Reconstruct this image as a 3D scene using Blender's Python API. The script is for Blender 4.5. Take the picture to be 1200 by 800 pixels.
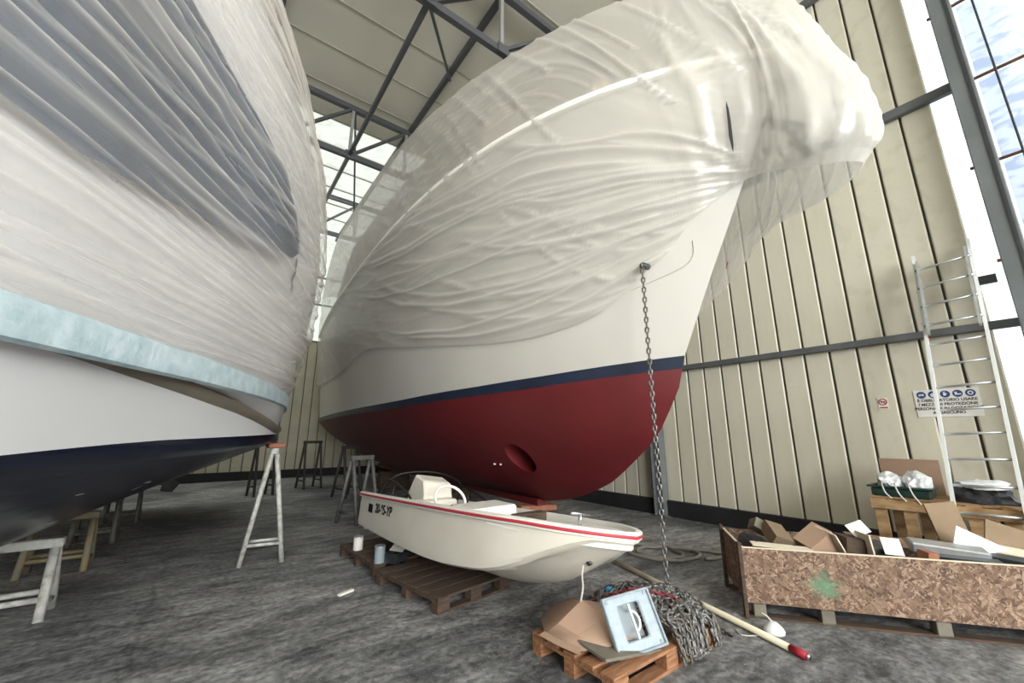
import bpy, bmesh, math, random
import numpy as np
from mathutils import Vector, Matrix, noise
random.seed(7)
for o in list(bpy.data.objects): bpy.data.objects.remove(o)
SC = bpy.context.scene
COL = SC.collection
PI = math.pi

# ------------------------------------------------------------------ camera
FPX, PITCH, YAW, HCAM = 470.0, math.radians(13.0), math.radians(36.8), 1.6
cd = bpy.data.cameras.new('camera'); cam = bpy.data.objects.new('camera', cd); COL.objects.link(cam)
cd.sensor_width = 36; cd.lens = FPX / 1200 * 36; cd.clip_start = .05; cd.clip_end = 300
cF = Vector((math.sin(YAW)*math.cos(PITCH), math.cos(YAW)*math.cos(PITCH), math.sin(PITCH)))
cR = Vector((math.cos(YAW), -math.sin(YAW), 0)); cU = cR.cross(cF)
cam.matrix_world = Matrix(((cR.x, cU.x, -cF.x, 0), (cR.y, cU.y, -cF.y, 0), (cR.z, cU.z, -cF.z, HCAM), (0, 0, 0, 1)))
SC.camera = cam

# ------------------------------------------------------------------ world, lights, exposure
W = bpy.data.worlds.new('world'); SC.world = W; W.use_nodes = True
wb = W.node_tree.nodes['Background']; wb.inputs[0].default_value = (.86, .93, 1, 1); wb.inputs[1].default_value = 1.65

def area(name, loc, direction, sx, sy, power, col=(1, 1, 1)):
    l = bpy.data.lights.new(name, 'AREA'); l.shape = 'RECTANGLE'; l.size = sx; l.size_y = sy; l.energy = power; l.color = col
    o = bpy.data.objects.new(name, l); COL.objects.link(o); o.location = loc
    o.rotation_euler = Vector(direction).to_track_quat('-Z', 'Y').to_euler()
    return o
area('added_front_daylight', (-.3, -12.3, 5.3), (.08, 1, .08), 13, 6.2, 4250, (.965, .985, 1))  # area lamp added at the unseen near end to light the hall
area('side_door_daylight', (7.55, -3.0, 4.6), (-1, .25, -.05), 5, 8.5, 90, (.93, .97, 1))
area('roof_skylight_daylight', (-1.0, 13.9, 9.9), (0, -.1, -1), 9, 4.5, 150, (1, .99, .97))
SC.view_settings.view_transform = 'Standard'; SC.view_settings.look = 'None'
SC.view_settings.exposure = 0.0; SC.view_settings.gamma = 1; SC.view_settings.use_curve_mapping = False

# ------------------------------------------------------------------ materials
def srgb(h):
    if isinstance(h, str):
        h = h.lstrip('#'); h = [int(h[i:i+2], 16)/255 for i in (0, 2, 4)]
    return tuple((c/12.92 if c <= .04045 else ((c+.055)/1.055)**2.4) for c in h) + (1,)
MATS = {}
def mat(name, col, rough=.6, metal=0., noise_amt=0., scale=8., col2=None, bump=0., bscale=40., stretch=None, spec=.5, detail=5., thresh=None):
    """principled material, two colours mixed by object-space noise, with fine bump"""
    m = bpy.data.materials.new(name); m.use_nodes = True; nt = m.node_tree; n = nt.nodes; lk = nt.links
    p = n['Principled BSDF']; p.inputs['Base Color'].default_value = srgb(col); p.inputs['Roughness'].default_value = rough
    p.inputs['Metallic'].default_value = metal; p.inputs['Specular IOR Level'].default_value = spec
    tc = n.new('ShaderNodeTexCoord'); src = tc.outputs['Object']
    if stretch:
        mp = n.new('ShaderNodeMapping'); mp.inputs['Scale'].default_value = stretch; lk.new(src, mp.inputs[0]); src = mp.outputs[0]
    if col2:
        t = n.new('ShaderNodeTexNoise'); t.inputs['Scale'].default_value = scale; t.inputs['Detail'].default_value = detail
        lk.new(src, t.inputs['Vector'])
        r = n.new('ShaderNodeValToRGB'); a, b = thresh or (.35, .65)
        r.color_ramp.elements[0].position = a; r.color_ramp.elements[1].position = b
        r.color_ramp.elements[0].color = srgb(col); r.color_ramp.elements[1].color = srgb(col2)
        lk.new(t.outputs['Fac'], r.inputs[0]); lk.new(r.outputs[0], p.inputs['Base Color'])
    if bump:
        t2 = n.new('ShaderNodeTexNoise'); t2.inputs['Scale'].default_value = bscale; t2.inputs['Detail'].default_value = 6
        lk.new(src, t2.inputs['Vector'])
        bp = n.new('ShaderNodeBump'); bp.inputs['Strength'].default_value = bump; bp.inputs['Distance'].default_value = .02
        lk.new(t2.outputs['Fac'], bp.inputs['Height']); lk.new(bp.outputs[0], p.inputs['Normal'])
    MATS[name] = m
    return m

def film(name, col, alpha, gain, rough=.28, bscale=(5, 5, 60)):
    """thin plastic film: part see-through, milkier where bunched into folds, which also paints the crests brighter (mesh attribute 'milk')"""
    m = bpy.data.materials.new(name); m.use_nodes = True; nt = m.node_tree; n = nt.nodes; lk = nt.links
    n.remove(n['Principled BSDF']); out = n['Material Output']
    tc = n.new('ShaderNodeTexCoord'); mp = n.new('ShaderNodeMapping'); mp.inputs['Scale'].default_value = bscale
    lk.new(tc.outputs['UV'], mp.inputs[0])
    t = n.new('ShaderNodeTexNoise'); t.inputs['Scale'].default_value = 1; t.inputs['Detail'].default_value = 4; lk.new(mp.outputs[0], t.inputs['Vector'])
    bp = n.new('ShaderNodeBump'); bp.inputs['Strength'].default_value = .12; bp.inputs['Distance'].default_value = .015; lk.new(t.outputs['Fac'], bp.inputs['Height'])
    d = n.new('ShaderNodeBsdfDiffuse'); d.inputs[0].default_value = srgb(col)
    tr = n.new('ShaderNodeBsdfTranslucent'); tr.inputs[0].default_value = srgb(col)
    g = n.new('ShaderNodeBsdfGlossy'); g.inputs['Roughness'].default_value = rough
    tp = n.new('ShaderNodeBsdfTransparent')
    for x in (d, tr, g): lk.new(bp.outputs[0], x.inputs['Normal'])
    a = n.new('ShaderNodeMixShader'); a.inputs[0].default_value = .4; lk.new(d.outputs[0], a.inputs[1]); lk.new(tr.outputs[0], a.inputs[2])
    b = n.new('ShaderNodeMixShader'); b.inputs[0].default_value = .08; lk.new(a.outputs[0], b.inputs[1]); lk.new(g.outputs[0], b.inputs[2])
    at = n.new('ShaderNodeAttribute'); at.attribute_name = 'milk'
    ma = n.new('ShaderNodeMath'); ma.operation = 'MULTIPLY_ADD'; ma.inputs[1].default_value = gain; ma.inputs[2].default_value = alpha; ma.use_clamp = True
    lk.new(at.outputs['Fac'], ma.inputs[0])
    c = n.new('ShaderNodeMixShader'); lk.new(ma.outputs[0], c.inputs[0]); lk.new(tp.outputs[0], c.inputs[1]); lk.new(b.outputs[0], c.inputs[2])
    lk.new(c.outputs[0], out.inputs[0]); MATS[name] = m
    return m

def translucent(name, col, col2, clear=.55):
    m = bpy.data.materials.new(name); m.use_nodes = True; nt = m.node_tree; n = nt.nodes; lk = nt.links
    n.remove(n['Principled BSDF']); out = n['Material Output']
    tc = n.new('ShaderNodeTexCoord'); mp = n.new('ShaderNodeMapping'); mp.inputs['Scale'].default_value = (1, 1.2, 3); lk.new(tc.outputs['Object'], mp.inputs[0])
    t = n.new('ShaderNodeTexNoise'); t.inputs['Scale'].default_value = 2.2; t.inputs['Detail'].default_value = 8; t.inputs['Distortion'].default_value = 1.2
    lk.new(mp.outputs[0], t.inputs['Vector'])
    r = n.new('ShaderNodeValToRGB'); r.color_ramp.elements[0].position = .38; r.color_ramp.elements[1].position = .5
    r.color_ramp.elements[0].color = srgb(col2); r.color_ramp.elements[1].color = srgb(col); lk.new(t.outputs['Fac'], r.inputs[0])
    a = n.new('ShaderNodeBsdfTranslucent'); lk.new(r.outputs[0], a.inputs[0])
    tp = n.new('ShaderNodeBsdfTransparent'); lk.new(r.outputs[0], tp.inputs[0])
    d = n.new('ShaderNodeMixShader'); d.inputs[0].default_value = clear
    lk.new(a.outputs[0], d.inputs[1]); lk.new(tp.outputs[0], d.inputs[2]); lk.new(d.outputs[0], out.inputs[0]); MATS[name] = m
    return m

mat('wallpanel', '#d0cbb9', .42, col2='#c6c1ae', scale=1.3, thresh=(.42, .75), bump=.08, bscale=9, stretch=(3, 3, .5))
mat('wallstain', '#cfcab8', .5, col2='#c2bca9', scale=3.2, thresh=(.52, .68), bump=.1, bscale=20, stretch=(1, 2.5, .9))
mat('backpanel', '#b9b49f', .5, col2='#aaa48f', scale=1.3)
mat('seam', '#6a665b', .8)
mat('steel', '#5d6062', .5, .3, col2='#6b6d6e', scale=3)
mat('column', '#727678', .45, .1, col2='#686c6e', scale=2)
mat('darksteel', '#3f4143', .5, .4)
mat('kerb', '#17171a', .8, col2='#232326', scale=2)
mat('ceil', '#d4d1c4', .6, col2='#cac6b8', scale=.5)
mat('ceilrib', '#a3a091', .6)
mat('truss', '#55565a', .5, .3)
mat('trusslight', '#9a9a98', .5, .3)
translucent('skylight', '#ecebe2', '#e4e3da', .0)
translucent('doorsheet', '#eef1f6', '#d9dfea', .35)
mat('rustbar', '#a5765c', .8, col2='#7c5a4a', scale=5)
mat('hullwhite', '#c9c6bf', .28, col2='#c2beb6', scale=.6)
mat('hullcream', '#d4d4d6', .35, col2='#cccccd', scale=.5)
mat('red', '#6b1c22', .5, col2='#5d161b', scale=.9, bump=.03, bscale=8)
mat('navy', '#111a2e', .35, col2='#17233a', scale=3)
mat('bottomblue', '#10162b', .22, col2='#1f2538', scale=1.6, thresh=(.5, .8), bump=.9, bscale=1.6, stretch=(1.2, .5, 2.2))
mat('tunnel', '#3a0e14', .7)
mat('railwhite', '#f2efe6', .4)
mat('cabin', '#b6afa2', .6, col2='#9b958a', scale=1.1)
mat('cabinwarm', '#b79b78', .6, col2='#d1bc9a', scale=1.6)
mat('cabindark', '#6e6a66', .4)
film('film_red', '#e2dfd8', .54, .50, bscale=(7, 60, 1))
film('film_left', '#efe9e2', .20, .62, bscale=(6, 50, 1))
mat('tapeblue', '#9fb3ba', .6, col2='#bccad0', scale=9, bump=.4, bscale=22)
mat('brownrail', '#7b7467', .5, col2='#6b655a', scale=2)
mat('canvasblue', '#1f3349', .8, col2='#2a415b', scale=1.2)
mat('galv', '#8d8d8c', .4, .5, col2='#63615f', scale=22)
mat('galvdark', '#5b544c', .55, .5, col2='#77726c', scale=30)
mat('chainred', '#7d2b34', .6, col2='#5d2630', scale=25)
mat('tag_blue', '#3c9fd0', .5)
mat('trestlewhite', '#b9b9b4', .6, col2='#8a8782', scale=14, thresh=(.45, .7))
mat('trestlegrey', '#6d6d6b', .6, .2, col2='#5a5753', scale=12)
mat('trestlerust', '#7d786b', .7, col2='#8a7a58', scale=9)
mat('trestledark', '#34332f', .7)
mat('blockred', '#8e5b44', .8, col2='#a06a52', scale=9)
mat('gel', '#e2ddd2', .3, col2='#d8d2c5', scale=1.5)
mat('gelwhite', '#ece9e2', .35)
mat('redstripe', '#b2333f', .5)
mat('black', '#151516', .5)
mat('blackrub', '#1c1c1d', .8)
mat('chrome', '#c9ccd0', .2, 1.)
mat('wood', '#8f7151', .8, col2='#6f5337', scale=3, stretch=(1.5, 14, 14), bump=.25, bscale=14)
mat('woodpale', '#bc9c74', .8, col2='#8f6d49', scale=3, stretch=(2, 12, 4), bump=.25, bscale=14)
mat('wooddark', '#59473a', .85, col2='#42342b', scale=3, stretch=(2, 12, 12), bump=.3, bscale=14)
mat('woodorange', '#a87a58', .8, col2='#80553a', scale=4, stretch=(1.5, 12, 12), bump=.25, bscale=14)
mat('cardboard', '#ab8f79', .85, col2='#a08370', scale=2.5)
mat('cardboarddark', '#83705a', .85, col2='#927c64', scale=3)
mat('board_edge', '#d9cdb8', .8)
mat('greyply', '#7d776b', .85, col2='#6a6458', scale=5)
mat('alu', '#c8cacc', .35, .7, col2='#b4b6b8', scale=10)
mat('aluwhite', '#dcdedd', .4, .2)
mat('tape_red', '#b8403f', .6)
mat('hatchgrey', '#a3b0ba', .45, col2='#93a1ac', scale=20)
mat('hatchin', '#8f9aa2', .5)
mat('polecream', '#d8d0b6', .5, col2='#c9c0a4', scale=4)
mat('polered', '#a32436', .5)
mat('hose', '#87837a', .7)
mat('ropewhite', '#c9c7c0', .8)
mat('plasticwhite', '#eceef0', .35, col2='#d6dade', scale=9, bump=.3, bscale=12)
mat('plasticgreen', '#1e3a33', .4)
mat('plasticblack', '#242527', .3, col2='#3d4044', scale=8)
mat('signwhite', '#e3e1db', .4)
mat('signblue', '#25407c', .5)
mat('signred', '#b03438', .5)
mat('paper', '#e0ddd6', .8)
mat('brownbox', '#75634f', .85)

def osb(name, mark=False):
    m = bpy.data.materials.new(name); m.use_nodes = True; nt = m.node_tree; n = nt.nodes; lk = nt.links; p = n['Principled BSDF']
    p.inputs['Roughness'].default_value = .8
    tc = n.new('ShaderNodeTexCoord'); vs = []
    for ang, sc_ in ((.5, 1.), (-.75, 1.15), (1.3, .9)):
        mp = n.new('ShaderNodeMapping'); mp.inputs['Rotation'].default_value = (0, ang, 0); mp.inputs['Scale'].default_value = (14*sc_, 14, 50*sc_); mp.vector_type = 'TEXTURE'
        mp.vector_type = 'POINT'; mp2 = n.new('ShaderNodeMapping'); mp2.inputs['Rotation'].default_value = (0, ang, 0)
        lk.new(tc.outputs['Object'], mp2.inputs[0]); mp.inputs['Rotation'].default_value = (0, 0, 0); lk.new(mp2.outputs[0], mp.inputs[0])
        v = n.new('ShaderNodeTexVoronoi'); v.inputs['Scale'].default_value = 1; lk.new(mp.outputs[0], v.inputs['Vector']); vs.append(v)
    nz_ = n.new('ShaderNodeTexNoise'); nz_.inputs['Scale'].default_value = 26; nz_.inputs['Detail'].default_value = 3; lk.new(tc.outputs['Object'], nz_.inputs['Vector'])
    def sel(th, a_, b_):
        r_ = n.new('ShaderNodeMath'); r_.operation = 'GREATER_THAN'; r_.inputs[1].default_value = th; lk.new(nz_.outputs['Fac'], r_.inputs[0])
        x = n.new('ShaderNodeMixRGB'); lk.new(r_.outputs[0], x.inputs[0]); lk.new(a_, x.inputs[1]); lk.new(b_, x.inputs[2]); return x.outputs[0]
    mixc = sel(.56, sel(.46, vs[0].outputs['Color'], vs[1].outputs['Color']), vs[2].outputs['Color'])
    r = n.new('ShaderNodeValToRGB'); els = r.color_ramp.elements
    els[0].position = 0; els[0].color = srgb('#4d3a2f'); els[1].position = 1; els[1].color = srgb('#a98f7b')
    e = els.new(.25); e.color = srgb('#6b5444'); e = els.new(.7); e.color = srgb('#846b59')
    sp = n.new('ShaderNodeSeparateColor'); lk.new(mixc, sp.inputs[0]); lk.new(sp.outputs[0], r.inputs[0])
    colr = r.outputs[0]
    if mark:   # faded green paint splash stencilled on the board
        vm = n.new('ShaderNodeVectorMath'); vm.operation = 'DISTANCE'; vm.inputs[1].default_value = mark
        n2 = n.new('ShaderNodeTexNoise'); n2.inputs['Scale'].default_value = 14; lk.new(tc.outputs['Object'], n2.inputs['Vector'])
        lk.new(tc.outputs['Object'], vm.inputs[0])
        ad = n.new('ShaderNodeMath'); ad.operation = 'MULTIPLY_ADD'; ad.inputs[1].default_value = .17; lk.new(n2.outputs['Fac'], ad.inputs[0]); lk.new(vm.outputs['Value'], ad.inputs[2])
        mr = n.new('ShaderNodeMapRange'); mr.inputs['From Min'].default_value = .11; mr.inputs['From Max'].default_value = .22; mr.inputs['To Min'].default_value = .75; mr.inputs['To Max'].default_value = 0
        lk.new(ad.outputs[0], mr.inputs[0])
        m2 = n.new('ShaderNodeMixRGB'); m2.inputs[2].default_value = srgb('#5f8f70'); lk.new(mr.outputs[0], m2.inputs[0]); lk.new(colr, m2.inputs[1]); colr = m2.outputs[0]
    lk.new(colr, p.inputs['Base Color'])
    bp = n.new('ShaderNodeBump'); bp.inputs['Strength'].default_value = .3; bp.inputs['Distance'].default_value = .01
    lk.new(sp.outputs[1], bp.inputs['Height']); lk.new(bp.outputs[0], p.inputs['Normal'])
    MATS[name] = m
osb('osb'); osb('osbmark', (.62, 0, .32))

def floor_mat():
    m = bpy.data.materials.new('floor'); m.use_nodes = True; nt = m.node_tree; n = nt.nodes; lk = nt.links; p = n['Principled BSDF']
    tc = n.new('ShaderNodeTexCoord')
    def nz(s, d=6, dist=0.):
        t = n.new('ShaderNodeTexNoise'); t.inputs['Scale'].default_value = s; t.inputs['Detail'].default_value = d; t.inputs['Distortion'].default_value = dist
        lk.new(tc.outputs['Object'], t.inputs['Vector']); return t
    a = nz(.55, 8, .6); b = nz(18, 15, .2); c = nz(70, 4)
    r = n.new('ShaderNodeValToRGB'); r.color_ramp.elements[0].position = .32; r.color_ramp.elements[1].position = .68
    r.color_ramp.elements[0].color = srgb('#5c5d60'); r.color_ramp.elements[1].color = srgb('#a3a2a1'); lk.new(a.outputs['Fac'], r.inputs[0])
    r2 = n.new('ShaderNodeValToRGB'); r2.color_ramp.elements[0].position = .36; r2.color_ramp.elements[1].position = .64
    r2.color_ramp.elements[0].color = (.5, .5, .5, 1); r2.color_ramp.elements[1].color = (1.35, 1.35, 1.35, 1); lk.new(b.outputs['Fac'], r2.inputs[0])
    mx = n.new('ShaderNodeMixRGB'); mx.blend_type = 'MULTIPLY'; mx.inputs[0].default_value = .8; lk.new(r.outputs[0], mx.inputs[1]); lk.new(r2.outputs[0], mx.inputs[2])
    sm = n.new('ShaderNodeMapping'); sm.inputs['Rotation'].default_value = (0, 0, .5); sm.inputs['Scale'].default_value = (1.2, 3.2, 1); lk.new(tc.outputs['Object'], sm.inputs[0])
    sn = n.new('ShaderNodeTexNoise'); sn.inputs['Scale'].default_value = 1.6; sn.inputs['Detail'].default_value = 12; sn.inputs['Roughness'].default_value = .68; lk.new(sm.outputs[0], sn.inputs['Vector'])
    r5 = n.new('ShaderNodeValToRGB'); r5.color_ramp.elements[0].position = .36; r5.color_ramp.elements[1].position = .66
    r5.color_ramp.elements[0].color = (.42, .42, .43, 1); r5.color_ramp.elements[1].color = (1.5, 1.5, 1.5, 1); lk.new(sn.outputs['Fac'], r5.inputs[0])
    mx0 = n.new('ShaderNodeMixRGB'); mx0.blend_type = 'MULTIPLY'; mx0.inputs[0].default_value = 1; lk.new(mx.outputs[0], mx0.inputs[1]); lk.new(r5.outputs[0], mx0.inputs[2]); mx = mx0
    # pale paint specks and dust
    r3 = n.new('ShaderNodeValToRGB'); r3.color_ramp.elements[0].position = .63; r3.color_ramp.elements[1].position = .70
    lk.new(c.outputs['Fac'], r3.inputs[0])
    m2 = n.new('ShaderNodeMixRGB'); m2.inputs[2].default_value = srgb('#a9a6a2'); lk.new(r3.outputs[0], m2.inputs[0]); lk.new(mx.outputs[0], m2.inputs[1])
    # hairline cracks
    v = n.new('ShaderNodeTexVoronoi'); v.feature = 'DISTANCE_TO_EDGE'; v.inputs['Scale'].default_value = .55
    w = n.new('ShaderNodeMixRGB'); w.inputs[0].default_value = .25; lk.new(tc.outputs['Object'], w.inputs[1]); lk.new(nz(2.5, 5).outputs['Color'], w.inputs[2]); lk.new(w.outputs[0], v.inputs['Vector'])
    r4 = n.new('ShaderNodeValToRGB'); r4.color_ramp.elements[0].position = .002; r4.color_ramp.elements[1].position = .012
    r4.color_ramp.elements[0].color = (.72, .72, .72, 1); lk.new(v.outputs['Distance'], r4.inputs[0])
    m3 = n.new('ShaderNodeMixRGB'); m3.blend_type = 'MULTIPLY'; m3.inputs[0].default_value = 1; lk.new(m2.outputs[0], m3.inputs[1]); lk.new(r4.outputs[0], m3.inputs[2])
    lk.new(m3.outputs[0], p.inputs['Base Color'])
    mr = n.new('ShaderNodeMapRange'); mr.inputs['To Min'].default_value = .45; mr.inputs['To Max'].default_value = .85; lk.new(b.outputs['Fac'], mr.inputs[0]); lk.new(mr.outputs[0], p.inputs['Roughness'])
    bp = n.new('ShaderNodeBump'); bp.inputs['Strength'].default_value = .5; bp.inputs['Distance'].default_value = .02; lk.new(b.outputs['Fac'], bp.inputs['Height']); lk.new(bp.outputs[0], p.inputs['Normal'])
    MATS['floor'] = m
floor_mat()

# ------------------------------------------------------------------ mesh helpers
V = Vector
class MB:
    def __init__(self): self.v = []; self.f = []; self.uv = None
    def add(self, vs, fs):
        k = len(self.v); self.v += [tuple(x) for x in vs]; self.f += [tuple(i+k for i in f) for f in fs]; return self
    def box(self, c, s, rot=None):
        hx, hy, hz = s[0]/2, s[1]/2, s[2]/2; M = rot or Matrix.Identity(3)
        p = [V(c)+M@V((x*hx, y*hy, z*hz)) for x in (-1, 1) for y in (-1, 1) for z in (-1, 1)]
        return self.add(p, [(0, 1, 3, 2), (4, 6, 7, 5), (0, 4, 5, 1), (2, 3, 7, 6), (0, 2, 6, 4), (1, 5, 7, 3)])
    def beam(self, a, b, w, h, up=(0, 0, 1)):
        a = V(a); b = V(b); d = b-a; L = d.length; d.normalize(); u = V(up)
        if abs(d.dot(u)) > .98: u = V((0, 1, 0))
        x = u.cross(d).normalized(); u = d.cross(x)
        M = Matrix((d, x, u)).transposed()
        return self.box((a+b)/2, (L, w, h), M)
    def tube(self, pts, r, n=8, caps=True):
        pts = [V(p) for p in pts]; k = len(self.v); N = len(pts); ref = None
        for i, p in enumerate(pts):
            d = (pts[min(i+1, N-1)]-pts[max(i-1, 0)]).normalized()
            if ref is None: ref = d.orthogonal().normalized()
            ref = (ref-d*ref.dot(d)).normalized(); y = d.cross(ref)
            rr = r[i] if isinstance(r, (list, tuple)) else r
            for j in range(n):
                a = 2*PI*j/n; self.v.append(tuple(p+rr*(math.cos(a)*ref+math.sin(a)*y)))
        for i in range(N-1):
            for j in range(n):
                self.f.append((k+i*n+j, k+i*n+(j+1) % n, k+(i+1)*n+(j+1) % n, k+(i+1)*n+j))
        if caps: self.f.append(tuple(k+j for j in range(n))[::-1]); self.f.append(tuple(k+(N-1)*n+j for j in range(n)))
        return self
    def grid(self, P, flip=False, closeu=False):
        """P[i][j] points -> quads"""
        n, m = len(P), len(P[0]); k = len(self.v)
        for row in P:
            for p in row: self.v.append(tuple(p))
        for i in range(n-1):
            for j in range(m-1):
                q = (k+i*m+j, k+(i+1)*m+j, k+(i+1)*m+j+1, k+i*m+j+1)
                self.f.append(q[::-1] if flip else q)
        return self
    def prism(self, poly, z0, z1, M=None):
        n = len(poly); T = M or (lambda x, y, z: (x, y, z))
        vs = [T(x, y, z0) for x, y in poly]+[T(x, y, z1) for x, y in poly]
        return self.add(vs, [tuple(range(n))[::-1], tuple(range(n, 2*n))]+[(i, (i+1) % n, n+(i+1) % n, n+i) for i in range(n)])
    def build(self, name, m, parent=None, smooth=False, bevel=0., merge=False, loc=None):
        me = bpy.data.meshes.new(name); me.from_pydata(self.v, [], self.f)
        if merge or True:
            bm = bmesh.new(); bm.from_mesh(me)
            if merge: bmesh.ops.remove_doubles(bm, verts=bm.verts, dist=1e-4)
            bmesh.ops.recalc_face_normals(bm, faces=bm.faces) if not smooth == 'keep' else None
            bm.to_mesh(me); bm.free()
        me.materials.append(MATS[m])
        if smooth:
            for p in me.polygons: p.use_smooth = True
            if smooth is not True and smooth != 'keep': me.set_sharp_from_angle(angle=math.radians(smooth))
        o = bpy.data.objects.new(name, me); COL.objects.link(o)
        if parent: o.parent = parent
        if loc: o.location = loc
        if bevel:
            b = o.modifiers.new('bevel', 'BEVEL'); b.width = bevel; b.segments = 1; b.limit_method = 'ANGLE'
        return o
def tag(o, label, cat, group=None, kind=None):
    o['label'] = label; o['category'] = cat
    if group: o['group'] = group
    if kind: o['kind'] = kind
    return o
def struct(o, label=None, cat=None):
    o['kind'] = 'structure'
    if label: o['label'] = label; o['category'] = cat
    return o
def thing(name, label, cat, loc=(0, 0, 0), rz=0., group=None):
    o = bpy.data.objects.new(name, None); COL.objects.link(o); o.location = loc; o.rotation_euler = (0, 0, rz); o.empty_display_size = .1
    return tag(o, label, cat, group)
def copies(o, name, parent, locs, rots=None):
    """more pieces that share o's mesh"""
    for i, l in enumerate(locs):
        c = o.copy(); c.name = name; c.location = l
        if rots: c.rotation_euler = rots[i]
        COL.objects.link(c); c.parent = parent
def crom(P, n):
    """Catmull-Rom resample of a list of vectors to n points per span"""
    P = [np.array(p, float) for p in P]; out = []
    for i in range(len(P)-1):
        a = P[i-1] if i else 2*P[0]-P[1]; b = P[i]; c = P[i+1]; d = P[i+2] if i+2 < len(P) else 2*P[-1]-P[-2]
        for k in range(n):
            t = k/n; out.append(.5*(2*b+(c-a)*t+(2*a-5*b+4*c-d)*t*t+(3*b-a-3*c+d)*t**3))
    out.append(P[-1]); return out
def interp(x, xs, ys): return float(np.interp(x, xs, ys))
def rotz(a): return Matrix.Rotation(a, 3, 'Z')

# ================================================================== THE HALL
XW, YB, XL, YF, ZC = 7.75, 17.8, -9.5, -12.5, 10.1
fl = MB().add([(XL, YF, 0), (22, YF, 0), (22, YB, 0), (XL, YB, 0)], [(0, 1, 2, 3)]).build('floor', 'floor')
struct(fl, 'worn dark grey concrete floor of the boat shed', 'floor')

# right wall: backing sheet + cladding panels with open seams
wr = MB().box((XW+.08, (YB+.29)/2, ZC/2), (.04, YB-.29, ZC)).build('wall_right', 'seam')
struct(wr, 'cream ribbed metal side wall', 'wall')
PW = .3415
def panel_mesh(w, z0, z1):
    b = MB(); g = .014
    b.prism([(-w/2+g, .03), (-w/2+g, .012), (-w/2+g+.015, 0), (w/2-g-.015, 0), (w/2-g, .012), (w/2-g, .03)], z0, z1)
    return b
ks = [k for k in range(0, 50) if .96-.45+PW*k+PW/2 < YB]
p0 = None
stain = {0, 1, 2, 3}
for k in ks:
    y = .275+PW*k+PW/2+.0
    m = 'wallstain' if k in stain else 'wallpanel'
    key = m
    if k in (0, len(stain)):
        p0 = panel_mesh(PW, .3, ZC).build('wall_panel', m, wr); p0.location = (XW, y, 0); p0.rotation_euler = (0, 0, -PI/2)
    else:
        copies(p0, 'wall_panel', wr, [(XW, y, 0)], [(0, 0, -PI/2)])
for i, (z, w) in enumerate(((2.92, .1), (6.3, .14), (9.2, .14))):
    MB().box((XW-.06, (YB-.1)/2, z), (.1, YB+.1, w)).build('girt', 'steel', wr, bevel=.01)
struct(MB().box((XW+.08, (YF-6.25)/2, ZC/2), (.1, -6.25-YF, ZC)).build('wall_right_near', 'wallpanel'), 'cream side wall beyond the translucent door', 'wall')
kb = MB().box((XW-.02, YB/2+.1, .15), (.16, YB-.3, .3)).build('baseboard_right', 'kerb'); struct(kb, 'black kerb along the foot of the side wall', 'baseboard')
col0 = thing('steel_column', 'grey steel column against the side wall behind the anchor chain', 'column', (XW-.13, 5.12, 0))
b = MB(); b.box((0, 0, ZC/2), (.012, .2, ZC)); b.box((.0, -.1, ZC/2), (.2, .014, ZC)); b.box((0, .1, ZC/2), (.2, .014, ZC)); b.build('column_shaft', 'column', col0)
MB().box((0, 0, .01), (.3, .3, .02)).build('base_plate', 'steel', col0)
col1 = thing('steel_column', 'broad grey steel door column at the end of the cladding beside the ladder', 'column', (7.5, -.02, 0))
b = MB(); b.box((0, -.02, ZC/2), (.22, .21, ZC)); b.build('column_shaft', 'column', col1, bevel=.01)
MB().box((-.118, -.08, ZC/2), (.02, .03, ZC)).build('edge_flange', 'darksteel', col1)
MB().box((0, 0, .012), (.34, .3, .024)).build('base_plate', 'steel', col1)
# side door: bars and translucent sheets
dr = thing('door_1', 'tall side door of translucent plastic sheet on rusty bars', 'door', (7.82, 0, 0)); dr['kind'] = 'structure'
zs = [0.1, 2.45, 3.75, 5.08, 6.34, 7.6, 8.9, 10.0]
for a, c in zip(zs[:-1], zs[1:]):
    for y0, y1 in ((-3.2, -.18), (-6.2, -3.22)):
        MB().box((0.02, (y0+y1)/2, (a+c)/2), (.006, y1-y0, c-a-.03)).build('door_sheet', 'doorsheet', dr)
for z in zs: MB().tube([(-.03, -6.2, z), (-.03, .1, z)], .022, 8).build('door_bar', 'rustbar', dr, True)
for y in (-.32, -3.2, -6.2): MB().tube([(-.05, y, 0), (-.05-.0, y-.03, 5), (-.05, y, 10)], .012, 6).build('door_cable', 'darksteel', dr, True)

# back wall, upper half glazed
wk = MB().box(((XW+XL)/2, YB+.08, 2.65), (XW-XL, .04, 5.3)); wk.box((XL+3.69, YB+.08, 7.7), (7.38, .04, 4.8)); wk = wk.build('wall_back', 'seam'); struct(wk, 'far ribbed metal end wall', 'wall')
p1 = panel_mesh(PW, .3, 5.3).build('wall_panel', 'backpanel', wk); p1.location = (XW-.2, YB, 0)
copies(p1, 'wall_panel', wk, [(XW-.2-PW*k, YB, 0) for k in range(1, 50)])
struct(MB().box(((XW+XL)/2, YB-.02, .15), (XW-XL-.3, .12, .3)).build('baseboard_back', 'kerb'), 'black kerb along the foot of the end wall', 'baseboard')
w1 = thing('window_1', 'bright translucent glazing over the end wall', 'window', (0, YB+.05, 0)); w1['kind'] = 'structure'
for i in range(3, 7):
    for z0, z1 in ((5.34, 6.9), (6.94, 8.1), (8.14, 10.05)):
        MB().box((XL+1.2+i*2.46, 0, (z0+z1)/2), (2.4, .01, z1-z0)).build('pane', 'skylight', w1)
for z in (5.32, 6.92, 8.12): MB().box(((XW+XL)/2, -.03, z), (XW-XL, .06, .06)).build('transom', 'truss', w1)
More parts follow.
